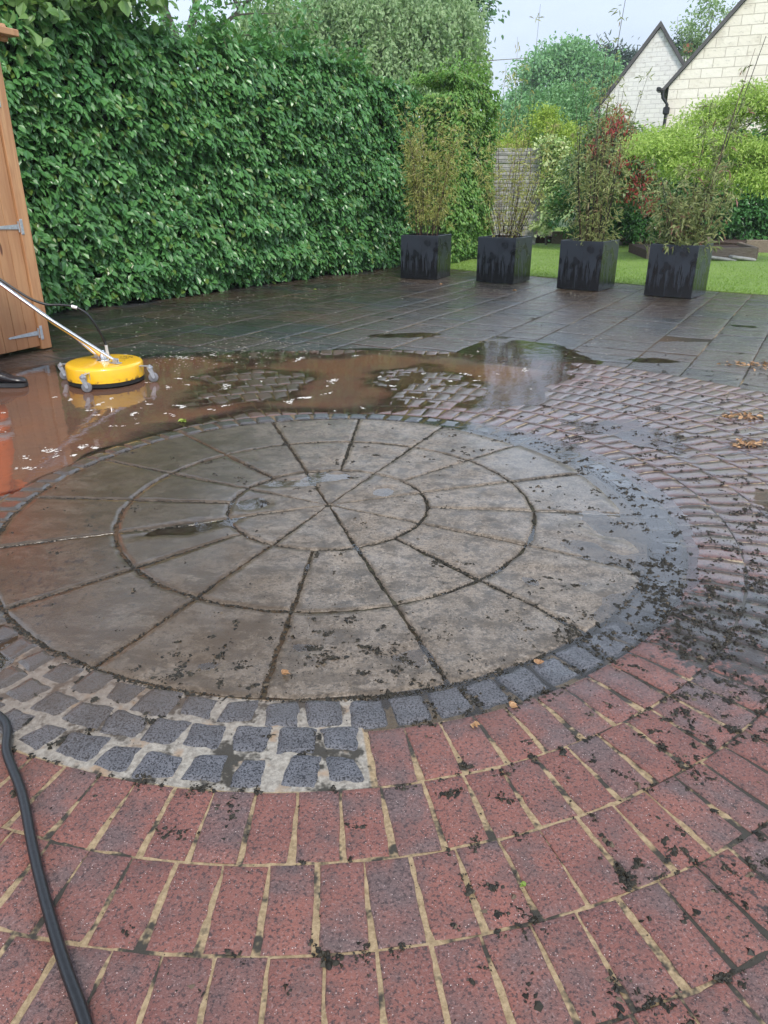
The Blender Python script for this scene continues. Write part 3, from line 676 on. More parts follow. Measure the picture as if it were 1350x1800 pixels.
cloud('laurel_shrub', 'glossy dark green shrub low behind the raised bed, centre', 'shrub', (5.6, 21.0, 0),
      [(4.9, 20.3, .9, .6, .4, .6), (5.8, 20.2, .8, .6, .4, .5), (6.7, 20.2, .9, .6, .4, .6), (5.3, 20.6, 1.7, .6, .4, .5), (6.6, 20.6, 1.6, .6, .4, .5), (7.4, 20.3, .8, .5, .4, .5), (6.0, 20.4, .4, 1.2, .4, .4), (7.2, 20.8, 1.5, .6, .4, .6)], 20000, .085, ML_LAUR, twig=.25, tr=.05, seed=12)
cloud('dark_laurel', 'dark evergreen bush in shade behind the raised bed on the far right', 'shrub', (10.2, 21.5, 0),
      [(8.4, 20.4, .9, .7, .5, .9), (9.6, 20.6, .9, .8, .5, .9), (10.8, 20.6, .9, .9, .5, .9), (9.0, 21, 2.0, .8, .5, .7), (10.4, 21, 2.2, .9, .5, .8), (12, 20.8, 1.2, 1, .6, 1.1), (7.7, 20.8, 1.6, .6, .5, .8), (9, 20.6, 1.2, .9, .4, .9), (11.4, 20.6, 1.9, .9, .5, .8), (8.2, 20.6, .4, .9, .4, .4), (10, 20.5, .4, .9, .4, .4), (11.6, 20.5, .4, .9, .4, .4)], 34000, .12, ML_LAUR, twig=.3, tr=.06, seed=13)
# japanese maple: layered drooping fronds
rs = np.random.default_rng(8); mb = []
for x, z, rx in [(5.1, 2.05, .55), (5.5, 2.25, .6), (5.9, 2.15, .6), (6.1, 2.5, .55), (6.6, 2.7, .55), (7.1, 2.75, .6), (7.6, 2.6, .6), (6.5, 2.1, .6), (7.0, 2.0, .6), (7.6, 1.9, .6), (6.7, 1.55, .5), (7.2, 1.45, .5), (7.8, 1.5, .5), (5.6, 1.75, .5), (6.1, 1.7, .45), (8.2, 2.3, .6), (8.3, 1.7, .5), (6.9, 2.95, .35)]:
    mb.append((x, 15.6 + rs.uniform(-.5, .5), z, rx, .55, .20))
cloud('japanese_maple', 'low spreading lime-green japanese maple with drooping feathery foliage, far right', 'tree', (6.35, 16.9, 0), mb, 27000, .08, ML_ACER, twig=.22, per=14, tr=.07, seed=14, asp=.34, shell=.3, bark=plain('maple_bark', (.22, .2, .17), .8, bump=.4))

M_BIGL = leaf_mat('large_leaf', (.10, .22, .06), (.22, .36, .12), .4, .35, (.40, .38, .10))
cloud('sycamore_sapling', 'branches with larger pale green leaves poking out at the top left of the hedge', 'tree', (-4.6, 9.3, 0),
      [(-3.75, 9.25, 3.15, .35, .25, .3), (-3.3, 9.7, 3.35, .35, .3, .25), (-3.9, 9.0, 2.85, .25, .15, .25), (-2.9, 10.2, 3.5, .4, .3, .3)], 620, .15, M_BIGL, twig=.22, per=7, tr=.04, seed=21, asp=.8, shell=.2)
# ------------------------------------------------------------------ concrete panel fence, raised beds
m = N('weathered_concrete'); v = m.map((1, 1, 1)); w_ = m.n.new('ShaderNodeTexWave'); w_.bands_direction = 'Z'; w_.inputs['Scale'].default_value = 1.9; w_.inputs['Distortion'].default_value = 5; w_.inputs['Detail'].default_value = 3
m.l.new(v, w_.inputs['Vector'])
m.set(Base_Color=m.mix(m.rng(m.noise(5, 5, .7), .3, .7), (.19, .185, .17), (.32, .31, .28)), Roughness=.85, Normal=m.bump(w_.outputs['Fac'], .7, .02)); M_CONC = m.m
par = empty('panel_fence', (3.35, 21, 0), label='grey weathered rippled fence panel between concrete posts behind the second planter', cat='fence')
for i in range(6):
    g = MB(); g.box((0, 0, .30 + i * .375), (1.24, .045, .365), bev=.012)
    for j in range(4): g.box((0, -.028, .16 + i * .375 + j * .093), (1.22, .012, .06), bev=.004)
    g.build('panel', M_CONC, par)
for x in (-.67, .67): g = MB(); g.box((x, 0, 1.2), (.11, .12, 2.46), bev=.012); g.build('post', M_CONC, par)
m = N('old_sleeper'); v = m.map((2, 30, 30)); m.set(Base_Color=m.mix(m.rng(m.noise(3, 5, .7, vec=v), .3, .7), (.13, .095, .07), (.25, .20, .155)), Roughness=.85, Normal=m.bump(m.noise(3, 5, .7, vec=v), .5, .01)); M_SLEEP = m.m
M_SOIL = plain('bark_mulch', (.06, .035, .025), .95, var=.5, scale=40, bump=1.)
def bed(label, pts, hgt, dep=.1):
    par = empty('raised_bed', (pts[0][0], pts[0][1], 0), label=label, cat='raised bed'); o = pts[0]
    for i in range(len(pts) - 1):
        a, b = Vector((*pts[i], 0)), Vector((*pts[i + 1], 0)); d = b - a; g = MB(); L = d.length
        k = max(1, round(L / 2.4))
        for j in range(k):
            g = MB(); c = a + d * ((j + .5) / k) - Vector((*o, 0)); g.box((c.x, c.y, hgt / 2 - .02), (L / k - .006, dep, hgt + .04), rz=math.atan2(d.y, d.x), bev=.012); g.build('sleeper', M_SLEEP, par)
    return par
bed('long timber sleeper bed edge along the back of the lawn', [(4.6, 21.4), (7.9, 20.5), (8.0, 19.2)], .34)
bed('timber raised bed round the foot of the japanese maple, nearest to the lawn', [(5.6, 16.5), (7.85, 16.35), (8.3, 18.2)], .26)
bed('timber bed edge at the far right beyond the maple bed', [(8.5, 18.3), (12.5, 17.6)], .30)
g = MB(); g.prism([(4.7, 21.5), (8, 20.6), (8.1, 19.3), (8.6, 18.4), (13, 17.7), (14, 23), (2, 24), (2.2, 21.6)], -.02, .2); tag(g.build('soil', M_SOIL), kind='structure')
g = MB(); g.prism([(5.6, 16.56), (7.8, 16.42), (8.22, 18.1), (5.8, 18.4)], -.02, .2); tag(g.build('mulch', M_SOIL), kind='structure')
M_GREY = plain('grey_stone', (.30, .29, .28), .8, bump=.5, scale=14)
for i, (x, y, w, a, lb) in enumerate([(6.95, 16.1, .75, .1, 'left pale grey stone slab lying flat on the lawn against the maple bed'), (7.45, 16.08, .5, -.12, 'right pale grey stone slab lying flat on the lawn against the maple bed')]):
    g = MB(); g.box((0, 0, .05), (w, .26, .06), bev=.02, M=Matrix.Rotation(a, 4, 'Z') @ Matrix.Rotation(.12, 4, 'Y')); o = g.build('stone_slab', M_GREY); o.location = (x, y, .02); tag(o, lb, 'stone', 'stone slabs by the bed')

# ------------------------------------------------------------------ houses
def masonry(name, c0, c1, mort, bw, bh, offy=0):
    m = N(name); b = m.n.new('ShaderNodeTexBrick'); v = m.map((1, 1, 1), (R(90), 0, 0)); m.l.new(v, b.inputs['Vector'])
    b.inputs['Scale'].default_value = 1; b.inputs['Brick Width'].default_value = bw; b.inputs['Row Height'].default_value = bh; b.inputs['Mortar Size'].default_value = .012
    b.inputs['Color1'].default_value = (*c0, 1); b.inputs['Color2'].default_value = (*c1, 1); b.inputs['Mortar'].default_value = (*mort, 1); b.inputs['Bias'].default_value = -.2
    c = m.mix(m.math('MULTIPLY', m.rng(m.noise(1.3, 5, .7), .52, .7), .45), b.outputs['Color'], (.42, .36, .28))
    c = m.mix(m.math('MULTIPLY', m.rng(m.noise(3.4, 5, .8, vec=m.map((1, 1, 3))), .56, .66), .55), c, (.26, .24, .22))
    m.set(Base_Color=c, Roughness=.85, Normal=m.bump(m.math('ADD', m.math('MULTIPLY', b.outputs['Fac'], -1.), m.noise(9, 4)), .5, .03)); return m.m
M_LIME = masonry('cream_limestone', (.76, .70, .60), (.82, .77, .68), (.50, .45, .38), .62, .27)
M_WHITE = masonry('whitewashed_stone', (.78, .76, .72), (.72, .70, .68), (.62, .60, .58), .38, .16)
M_ROOF = plain('roof_slate', (.085, .08, .082), .7, scale=4, bump=.4)
M_BLK = plain('black_plastic', (.015, .015, .017), .35)
M_BRK = plain('chimney_brick', (.42, .15, .09), .8)
def gable(name, label, x0, x1, y, ez, slope, depth, wallm):
    """gable end faces the camera; eaves at ez, ridge over the middle"""
    w = x1 - x0; h = w / 2; rz_ = ez + h * slope; an = R(-24)
    par = empty(name, (x0 + h * math.cos(an), y + h * math.sin(an), 0), an, label=label, cat='house')
    g = MB(); P = [(-h, 0), (h, 0), (h, ez), (0, rz_), (-h, ez)]
    g.add([(a, 0, b) for a, b in P] + [(a, depth, b) for a, b in P], [(0, 1, 2, 3, 4), (9, 8, 7, 6, 5)] + [(i, i + 5, (i + 1) % 5 + 5, (i + 1) % 5) for i in range(5)]); g.build('wall', wallm, par)
    g = MB(); ov = .22; t = .16
    for sg in (-1, 1):
        e = (sg * (h + ov), ez - ov * slope); q = [(e[0], e[1] + .02), (0, rz_ + .02), (0, rz_ + t + .06), (e[0], e[1] + t)]
        n0 = [(a, -.12, b) for a, b in q] + [(a, depth + .1, b) for a, b in q]
        g.add(n0, [(0, 1, 2, 3), (7, 6, 5, 4), (0, 4, 5, 1), (1, 5, 6, 2), (2, 6, 7, 3), (3, 7, 4, 0)])
    g.build('roof', M_ROOF, par)
    return par, h, rz_
# the large limestone house: only its left half shows at the right edge
par, h_, _ = gable('stone_house', 'large cream limestone house with a steep gable at the right edge of the photo', 9.15, 19.0, 27, 4.42, 1.16, 9, M_LIME)
g = MB(); g.box((-h_ - .28, -.1, 4.32), (.13, .5, .12), bev=.02); g.box((-h_ - .2, 4.2, 4.32), (.13, 8.4, .12), bev=.02); g.build('gutter', M_BLK, par)
g = MB(); g.tube([(-h_ - .16, -.14, 4.3), (-h_ - .14, -.14, 4.1), (-h_ + .02, -.1, 3.9), (-h_ + .02, -.1, 0)], .05, 10); g.box((-h_ + .02, -.1, 3.72), (.2, .16, .22), bev=.03); g.build('downpipe', M_BLK, par, True)
par, h_, rz_ = gable('white_house', 'whitewashed stone cottage gable left of the large cream house', 8.15, 13.35, 34, 3.6, 1.32, 8, M_WHITE)
par = empty('brick_chimney', (14.35, 40.5, 0), label='distant red brick chimney showing in the gap between the two gables', cat='chimney')
g = MB(); g.box((0, 0, 3.6), (.6, .6, 7.2)); g.build('stack', M_WHITE, par)
g = MB(); g.box((0, 0, 7.24), (.8, .8, .09)); g.build('cap', M_BLK, par); g = MB(); g.lathe([(.2, 7.29), (.23, 7.32), (.2, 7.62), (.24, 7.68), (.16, 7.68), (.14, 7.5)], n=16); g.build('chimney_pot', M_BRK, par, True)

# ------------------------------------------------------------------ planters and bamboo
m = N('wet_black_planter'); v = m.map((26, 26, 1.6)); z = m.n.new('ShaderNodeSeparateXYZ'); m.l.new(m.tc.outputs['Object'], z.inputs[0])
d = m.math('ADD', m.noise(1, 5, .7, vec=v), m.math('MULTIPLY', m.math('SUBTRACT', z.outputs[2], .24), .50))
f = m.math('MULTIPLY', m.rng(d, .50, .56), m.rng(m.noise(3, 2), .30, .5))
m.set(Base_Color=m.mix(f, (.008, .009, .011), (.026, .032, .043)), Roughness=m.rng(f, 0, 1, .16, .38), Normal=m.bump(m.noise(55, 3), .08, .01)); M_PLANT = m.m
M_CANE = plain('black_bamboo_cane', (.028, .02, .018), .35, var=.6, scale=6)
M_CANE2 = plain('brown_bamboo_cane', (.10, .055, .035), .4, var=.4, scale=6)
ML_BAM = leaf_mat('bamboo_leaf', (.32, .32, .09), (.55, .54, .19), .45, .4, (.42, .33, .2))
ML_BAM2 = leaf_mat('olive_bamboo_leaf', (.22, .25, .09), (.44, .46, .19), .45, .38, (.30, .2, .12))
ML_BAM3 = leaf_mat('dark_bamboo_leaf', (.15, .19, .075), (.40, .42, .18), .45, .34, (.28, .13, .1))
PG = 'black cube planters along the lawn edge'; S_ = .65; HP = .69
plab = ['square black planter nearest the hedge, leftmost of the row', 'square black planter in front of the grey panel fence', 'square black planter, third from the hedge, in front of the red-tipped shrub', 'square black planter nearest the camera, rightmost of the row']
blab = ['dense yellow-olive bamboo in the leftmost planter by the hedge', 'sparse fan of thin bamboo canes in front of the grey panel fence', 'leafy black-stemmed bamboo with one cane reaching the top of the photo, third planter', 'bamboo with low bushy leaves and tall canes leaning right, rightmost planter']
def planter_parts():
    g = MB(); t = .03; s = S_ / 2
    o = [(-s, -s), (s, -s), (s, s), (-s, s)]; i_ = [(a * (1 - t / s), b * (1 - t / s)) for a, b in o]; b_ = .004
    V = [(x, y, .012) for x, y in o] + [(x, y, HP - b_) for x, y in o] + [(x * .988, y * .988, HP) for x, y in o] + [(x, y, HP) for x, y in i_] + [(x, y, HP - .09) for x, y in i_]
    F = [(3, 2, 1, 0)]
    for k in range(4):
        for j in range(4): F.append((k * 4 + j, k * 4 + (j + 1) % 4, k * 4 + 4 + (j + 1) % 4, k * 4 + 4 + j))
    F.append((16, 17, 18, 19)); g.add(V, F); return g
pos = [((.28, 12.85), -24), ((1.49, 12.35), -33), ((2.60, 11.46), -36), ((3.66, 10.68), -38)]
shell = None
for i, ((x, y), an) in enumerate(pos):
    a = R(an); c = Vector((x, y, 0)) + Matrix.Rotation(a, 3, 'Z') @ Vector((S_ / 2, S_ / 2, 0))
    par = empty('planter', (c.x, c.y, 0), a, label=plab[i], cat='planter', group=PG)
    if shell is None:
        shell = planter_parts().build('box', M_PLANT, par); g = MB(); g.box((0, 0, HP - .085), (S_ - .07, S_ - .07, .05)); soil = g.build('soil', M_SOIL, par)
        feet = []
        for fx in (-1, 1):
            for fy in (-1, 1): g = MB(); g.box((fx * .25, fy * .25, .006), (.06, .06, .02)); feet.append(g.build('foot', M_BLK, par))
    else:
        for o in (shell, soil, *feet): q = o.copy(); COL.objects.link(q); q.parent = par
    # bamboo
    rs = np.random.default_rng(60 + i); bp = empty('bamboo_plant', (c.x, c.y, HP - .06), label=blab[i], cat='bamboo', group='potted bamboos')
    canes, hgt, spread, nl, zr, lm = [(22, (1.2, 2.0), .34, 4200, (.2, 2.0), ML_BAM), (30, (.8, 1.7), .50, 2000, (.05, 2.3), ML_BAM), (30, (.9, 2.2), .30, 2500, (.05, 2.3), ML_BAM2), (26, (.5, 1.15), .45, 2700, (.02, 1.2), ML_BAM3)][i]
    g = MB(); g2 = MB(); axes = []
    special = {0: [((-.20, 0), (-.14, 1.75), .005), ((-.24, .0), (-.22, 1.9), .005), ((.1, 0), (.22, 2.1), .004)],
               1: [((.0, 0), (.28, 3.15), .005), ((-.05, 0), (-.02, 2.75), .004), ((.05, 0), (.14, 2.6), .004), ((.08, 0), (.34, 2.7), .004), ((-.1, 0), (-.16, 2.4), .004)],
               2: [((.02, 0), (.12, 3.15), .009), ((-.08, 0), (-.08, 2.5), .007), ((.12, 0), (.55, 2.2), .006), ((-.02, 0), (.02, 2.3), .007)],
               3: [((.10, 0), (.66, 2.50), .011), ((.18, 0), (.56, 2.2), .010), ((.14, 0), (.50, 2.35), .008), ((.05, 0), (.10, 1.8), .006), ((.2, .05), (.36, 1.5), .006)]}[i]
    for (bx, by), (tx, tz), r_ in special: axes.append((np.array([bx, by, 0.]), np.array([bx + (tx - bx), by + rs.normal(0, .05), tz]), r_))
    for _ in range(canes):
        b = rs.uniform(-.24, .24, 2); H_ = rs.uniform(*hgt); dx = b * rs.uniform(.3, 1.2) * spread / .3 + rs.normal(0, .08, 2)
        axes.append((np.array([b[0] * .75, b[1] * .75, 0]), np.array([b[0] + dx[0], b[1] + dx[1], H_]), rs.uniform(.004, .0075)))
    for k, (b, t, r_) in enumerate(axes):
        bend = np.array([rs.normal(0, .05), rs.normal(0, .05), 0]); P = [b + (t - b) * f + bend * math.sin(f * 3.1) for f in np.linspace(0, 1, 9)]
        g = MB(); g.tube([tuple(p) for p in P], list(np.linspace(r_, r_ * .35, 9)), 5); g.build('cane', M_CANE if rs.random() < .7 else M_CANE2, bp, True)
    nc = nl // 6; k = rs.integers(0, len(axes), nc); zf = rs.uniform(0, 1, nc) ** ([.8, .75, 1.1, 1.15][i])
    ns_ = len(special)
    B = np.array([a_[0] for a_ in axes]); T = np.array([a_[1] for a_ in axes])
    tmax = T[k, 2]; z = zr[0] + zf * (np.minimum(tmax, 9) - zr[0])
    f = np.clip(z / tmax, 0, 1)[:, None]; q = B[k] + (T[k] - B[k]) * f; side = rs.normal(0, 1, (nc, 3)) * np.array([1, 1, .35]); side = nrm(side)
    reach = rs.uniform(.02, [.24, .16, .26, .34][i], nc) * np.where(k < ns_, .6, 1.) * (1 - .5 * f[:, 0]); q = q + side * reach[:, None]
    kk = np.repeat(np.arange(nc), 6); q2 = q[kk] + rs.normal(0, .028, (len(kk), 3)); D = side[kk] * .6 + rs.normal(0, .6, (len(kk), 3)) + np.array([0, 0, -.15]); U = np.array([0, 0, 1]) + rs.normal(0, .5, (len(kk), 3))
    LL = rs.uniform(.05, .11, len(kk)) * [.85, .9, 1.0, 1.25][i]
    q2[:, 2] = np.maximum(q2[:, 2], .03)
    leaves('leaf', q2, D, U, LL, LL * .17, lm, bp, shape='blade', droop=.12)
    g = MB()
    for j in range(0, nc, 3): p0 = B[k[j]] + (T[k[j]] - B[k[j]]) * f[j]; g.tube([tuple(p0), tuple(q[j])], [.0016, .0008], 3, cap=False)
    tag(g.build('twig', M_CANE2, bp), kind='stuff')

# ------------------------------------------------------------------ timber shed with door
m = N('treated_pine'); v = m.map((14, 14, .9)); t, u, _, _ = m.att()
n1 = m.noise(1.6, 5, .65, vec=v, dist=.6); kn = m.voro(1.0, vec=m.map((7, 7, 1.6)))
c = m.mix(m.rng(n1, .3, .7), (.36, .17, .075), (.52, .29, .14)); c = m.mix(m.rng(t, 0, 1, 0, .5), c, (.34, .17, .08)); c = m.mix(m.rng(kn, .11, .05), c, (.12, .045, .02))
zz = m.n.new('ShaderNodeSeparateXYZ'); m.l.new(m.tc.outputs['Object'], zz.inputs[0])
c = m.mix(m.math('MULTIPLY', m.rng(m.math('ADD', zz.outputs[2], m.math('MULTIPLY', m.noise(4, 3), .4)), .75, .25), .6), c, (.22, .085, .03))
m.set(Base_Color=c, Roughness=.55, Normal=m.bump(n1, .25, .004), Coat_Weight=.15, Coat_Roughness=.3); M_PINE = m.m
M_GALV = plain('galvanised_steel', (.50, .52, .55), .38, .75, bump=.1, scale=60)
SA_ = math.atan2(.53, .24); shed = empty('timber_shed', (-3.12, 6.93, 0), SA_, label='orange-brown timber shed corner with strap-hinged door at the left edge', cat='shed')
# local x runs towards the far corner (0), the shed lies at x<0; local +y is away from the patio
def attbox(name, boxes, mat, par):
    g = MB(); A = []
    for c_, d_, bv in boxes: n0 = len(g.v); g.box(c_, d_, bev=bv); A += [(rng.random(), 0, 0, 1)] * (len(g.v) - n0)
    o = g.build(name, mat, par); a = o.data.color_attributes.new('att', 'FLOAT_COLOR', 'POINT'); a.data.foreach_set('color', np.array(A, np.float32).ravel()); return o
attbox('corner_post', [((-.055, .05, 1.26), (.11, .10, 2.5), .004)], M_PINE, shed)
bw = .122; x = -.115
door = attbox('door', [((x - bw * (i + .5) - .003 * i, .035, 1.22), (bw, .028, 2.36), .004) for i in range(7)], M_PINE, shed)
attbox('front_board', [((-1.05 - bw * (i + .5) - .003 * i, .035, 1.25), (bw, .028, 2.44), .004) for i in range(9)], M_PINE, shed)
attbox('side_board', [((-.05, .11 + bw * (i + .5) + .003 * i, 1.25), (.028, bw, 2.44), .004) for i in range(14)], M_PINE, shed)
attbox('back_wall', [((-1.1, 1.86, 1.22), (2.1, .03, 2.4), 0), ((-2.16, .95, 1.22), (.03, 1.8, 2.4), 0)], M_PINE, shed)
attbox('roof', [((-1.05, .9, 2.52), (2.3, 2.1, .05), .005)], M_PINE, shed)
attbox('fascia', [((-1.0, -.03, 2.525), (2.17, .05, .125), .02)], M_PINE, shed)
for hz_ in (.16, 1.07, 2.05):
    g = MB(); X0 = -.098; V = [(X0 - .02, .0, hz_ + .02), (X0 - .02, .0, hz_ - .02), (X0 - .33, .0, hz_ - .008), (X0 - .345, 0, hz_), (X0 - .33, .0, hz_ + .008)]
    V2 = [(a, .0175, b) for a, _, b in V]; V1 = [(a, .0135, b) for a, _, b in V]
    g.add(V1 + V2, [(0, 1, 2, 3, 4)] + [(i, i + 5, (i + 1) % 5 + 5, (i + 1) % 5) for i in range(5)])
    g.box((X0 + .003, -.003, hz_), (.032, .005, .125), bev=.002); g.tube([(X0 - .018, .010, hz_ - .045), (X0 - .018, .010, hz_ + .045)], .007, 8)
    for q in (-.08, -.2, -.3): g.lathe([(.006, 0), (.004, .003)], n=8, M=Matrix.Translation((X0 + q, .013, hz_)) @ Matrix.Rotation(R(90), 4, 'X'))
    for q in (-.045, .045): g.lathe([(.006, 0), (.004, .003)], n=8, M=Matrix.Translation((X0 + .004, -.006, hz_ + q)) @ Matrix.Rotation(R(90), 4, 'X'))
    o = g.build('strap_hinge', M_GALV, door)

# ------------------------------------------------------------------ rotary surface cleaner
M_YEL = N('yellow_paint'); nz = M_YEL.noise(18, 5, .7); nz2 = M_YEL.noise(90, 3)
zz = M_YEL.n.new('ShaderNodeSeparateXYZ'); M_YEL.l.new(M_YEL.tc.outputs['Object'], zz.inputs[0])
low = M_YEL.math('MULTIPLY', M_YEL.rng(zz.outputs[2], .075, .035), M_YEL.rng(nz, .5, .58))
M_YEL.set(Base_Color=M_YEL.mix(low, M_YEL.mix(M_YEL.rng(nz, .35, .7), (.83, .47, .012), (.78, .42, .02)), (.05, .03, .02)), Roughness=.3, Coat_Weight=.6, Coat_Roughness=.1, Normal=M_YEL.bump(nz2, .05, .003)); M_YEL = M_YEL.m
M_CHR = plain('chrome', (.72, .72, .74), .12, 1.0, var=.08)
M_RUB = plain('black_rubber', (.007, .007, .008), .36, bump=.1, scale=80)
M_WRUB = plain('grey_wheel', (.16, .16, .17), .5); M_BRISTLE = plain('black_bristles', (.01, .01, .01), .8)
mc = empty('surface_cleaner', (-2.16, 5.64, 0), label='yellow disc rotary surface cleaner with chrome handle on castors', cat='pressure washer')
RD = .285
g = MB(); g.lathe([(RD - .01, .042), (RD, .042), (RD, .135), (RD - .004, .146), (RD - .014, .153), (RD - .03, .156), (.10, .160), (.02, .160)], n=72); g.build('housing', M_YEL, mc, True)
g = MB(); g.lathe([(RD - .012, .012), (RD - .004, .012), (RD - .004, .05), (RD - .012, .05)], n=72); g.build('brush_skirt', M_BRISTLE, mc, True)
g = MB(); g.lathe([(.055, .158), (.055, .166), (.03, .168), (.028, .2), (.02, .215), (.014, .24)], n=24); g.build('swivel', M_CHR, mc, True)
def castor(a):
    c, s = math.cos(a), math.sin(a); px, py = c * (RD + .075), s * (RD + .075)
    M = Matrix.Translation((px, py, 0)) @ Matrix.Rotation(a, 4, 'Z')
    g = MB(); g.box((-.04, 0, .125), (.10, .026, .006), M=M, bev=.002); g.box((-.078, 0, .105), (.005, .035, .06), M=M)
    g.lathe([(.021, .104), (.023, .108), (.023, .118), (.018, .122)], n=20, M=M); g.lathe([(.008, .122), (.008, .134), (.004, .136)], n=10, M=M)
    M = Matrix.Translation((px, py, 0)) @ Matrix.Rotation(R(12), 4, 'Z')
    for sd_ in (-1, 1):
        g.add([M @ Vector(q) for yy in (.0135, .0165) for q in ((-.018, sd_ * yy, .104), (.018, sd_ * yy, .104), (.03, sd_ * yy, .040), (.024, sd_ * yy, .028), (.012, sd_ * yy, .034))],
              [(0, 1, 2, 3, 4), (9, 8, 7, 6, 5)] + [(i, i + 5, (i + 1) % 5 + 5, (i + 1) % 5) for i in range(5)])
    g.tube([M @ Vector((.02, -.02, .038)), M @ Vector((.02, .02, .038))], .006, 8)
    fk = g.build('castor', M_GALV, mc)
    g = MB(); Mw = M @ Matrix.Translation((.018, 0, .038)) @ Matrix.Rotation(R(90), 4, 'X'); g.lathe([(.006, -.011), (.03, -.011), (.036, -.008), (.038, 0), (.036, .008), (.03, .011), (.006, .011)], n=28, M=Mw); g.build('wheel', M_WRUB, fk, True)
for a in (R(-96), R(-6), R(174), R(84)): castor(a)
# fork, tubes and handle: from the two brackets up and to the left
hp = [Vector((.125, -.10, .178)), Vector((-.085, .10, .178))]
top = Vector((-.70, .03, .735))
for q in hp:
    g = MB(); g.box((q.x, q.y, .163), (.085, .055, .006), rz=R(-30), bev=.002)
    for o in (-.02, .02): g.box((q.x, q.y + o, .178), (.05, .004, .032), rz=R(-30), bev=.002)
    g.tube([(q.x, q.y - .028, .182), (q.x, q.y + .028, .182)], .006, 8); g.build('bracket', M_GALV, mc)
jn = Vector((-.40, .015, .50)); up_ = (top - jn).normalized(); end = jn + up_ * .98
g = MB(); g.tube([hp[0], hp[0].lerp(jn + Vector((0, -.02, 0)), .55), jn + Vector((0, -.016, 0)), end + Vector((0, -.016, 0))], .0125, 12); g.build('handle_tube', M_CHR, mc, True)
g = MB(); g.tube([hp[1], hp[1].lerp(jn + Vector((0, .02, 0)), .5), jn + Vector((0, .016, -.01)), end + Vector((0, .016, 0))], .0125, 12); g.build('handle_tube', M_CHR, mc, True)
g = MB(); g.tube([end + Vector((0, -.26, 0)), end + Vector((0, .26, 0))], .0125, 12); g.build('crossbar', M_CHR, mc, True)
for s_ in (-1, 1): g = MB(); g.tube([end + Vector((0, s_ * .27, 0)), end + Vector((0, s_ * .16, 0))], .017, 12); g.build('grip', M_RUB, mc, True)
g = MB(); g.tube([Vector((-.02, .0, .20)), Vector((-.10, .01, .27)), jn + Vector((.05, 0, -.06)), jn + Vector((-.02, 0, 0))], [.016, .011, .009, .008], 10); g.build('lance', plain('yellow_tube', (.75, .42, .06), .35), mc, True)
hs = [(-.03, .17, .185), (-.03, .17, .24), (-.04, .17, .28), (-.07, .14, .39), (-.12, .12, .49), (-.20, .11, .545), (-.30, .10, .562), (-.40, .08, .568), (-.50, .06, .61), (-.60, .05, .68), (-.72, .05, .77), (-1.0, .05, .98)]
def smooth(pts, n=6):
    P = [Vector(p) for p in pts]; o = []
    for i in range(len(P) - 1):
        p0, p1, p2, p3 = P[max(i - 1, 0)], P[i], P[i + 1], P[min(i + 2, len(P) - 1)]
        for k in range(n):
            t = k / n; o.append(.5 * ((2 * p1) + (p2 - p0) * t + (2 * p0 - 5 * p1 + 4 * p2 - p3) * t * t + (3 * p1 - p0 - 3 * p2 + p3) * t ** 3))
    return o + [P[-1]]
g = MB(); g.tube(smooth(hs), .0095, 10); hose = g.build('supply_hose', M_RUB, mc, True)
g = MB(); g.tube([hs[0], (-.03, .17, .245)], [.013, .012], 10); g.tube([(-.185, .112, .538), (-.225, .108, .55)], .0135, 10); g.tube([(-.03, .17, .16), (-.03, .17, .19)], .016, 6); g.build('coupling', plain('pale_coupling', (.66, .66, .66), .35, .4), hose, True)
g = MB()   # black print on the lid: worn rows of strokes
for r_, (x0, y0, n_, hh, ww) in enumerate([(.085, .135, 5, .030, .016), (.075, .085, 10, .010, .007), (.07, .065, 10, .010, .007), (.125, .02, 3, .016, .010)]):
    for k in range(n_):
        x = x0 + k * ww * 1.35; g.box((x, y0, .1588 - .0 * x), (ww * .3, hh, .002)); g.box((x + ww * .35, y0 + hh * (.35 if k % 2 else -.3), .1588), (ww * .7, hh * .25, .002))
g.build('lettering', M_BLK, mc)

# ------------------------------------------------------------------ worker: stands at the left, mostly outside the frame
M_ORA = plain('orange_workwear', (.92, .15, .015), .75, var=.1, scale=25, bump=.3)
M_REF = plain('reflective_tape', (.55, .56, .58), .35, .3)
M_SKIN = plain('skin', (.52, .31, .22), .5, var=.06); M_BOOT = plain('black_leather', (.016, .013, .014), .3, var=.3, bump=.25, scale=40); M_SOLE = plain('boot_sole', (.03, .03, .032), .6)
per = empty('person', (-3.01, 5.42, 0), label='person in orange work clothes and black boots holding the machine, mostly beyond the left edge', cat='person')
def skin(name, verts, edges, radii, mat, parent, sub=2):
    me = bpy.data.meshes.new(name); me.from_pydata(verts, edges, []); o = link(name, me, mat, parent)
    mo = o.modifiers.new('skin', 'SKIN'); 
    for i, r_ in enumerate(radii):
        sv = me.skin_vertices[0].data[i]; sv.radius = (r_, r_) if not isinstance(r_, tuple) else r_; sv.use_root = (i == 0)
    mo.use_smooth_shade = True; s2 = o.modifiers.new('sub', 'SUBSURF'); s2.levels = sub; s2.render_levels = sub
    return o
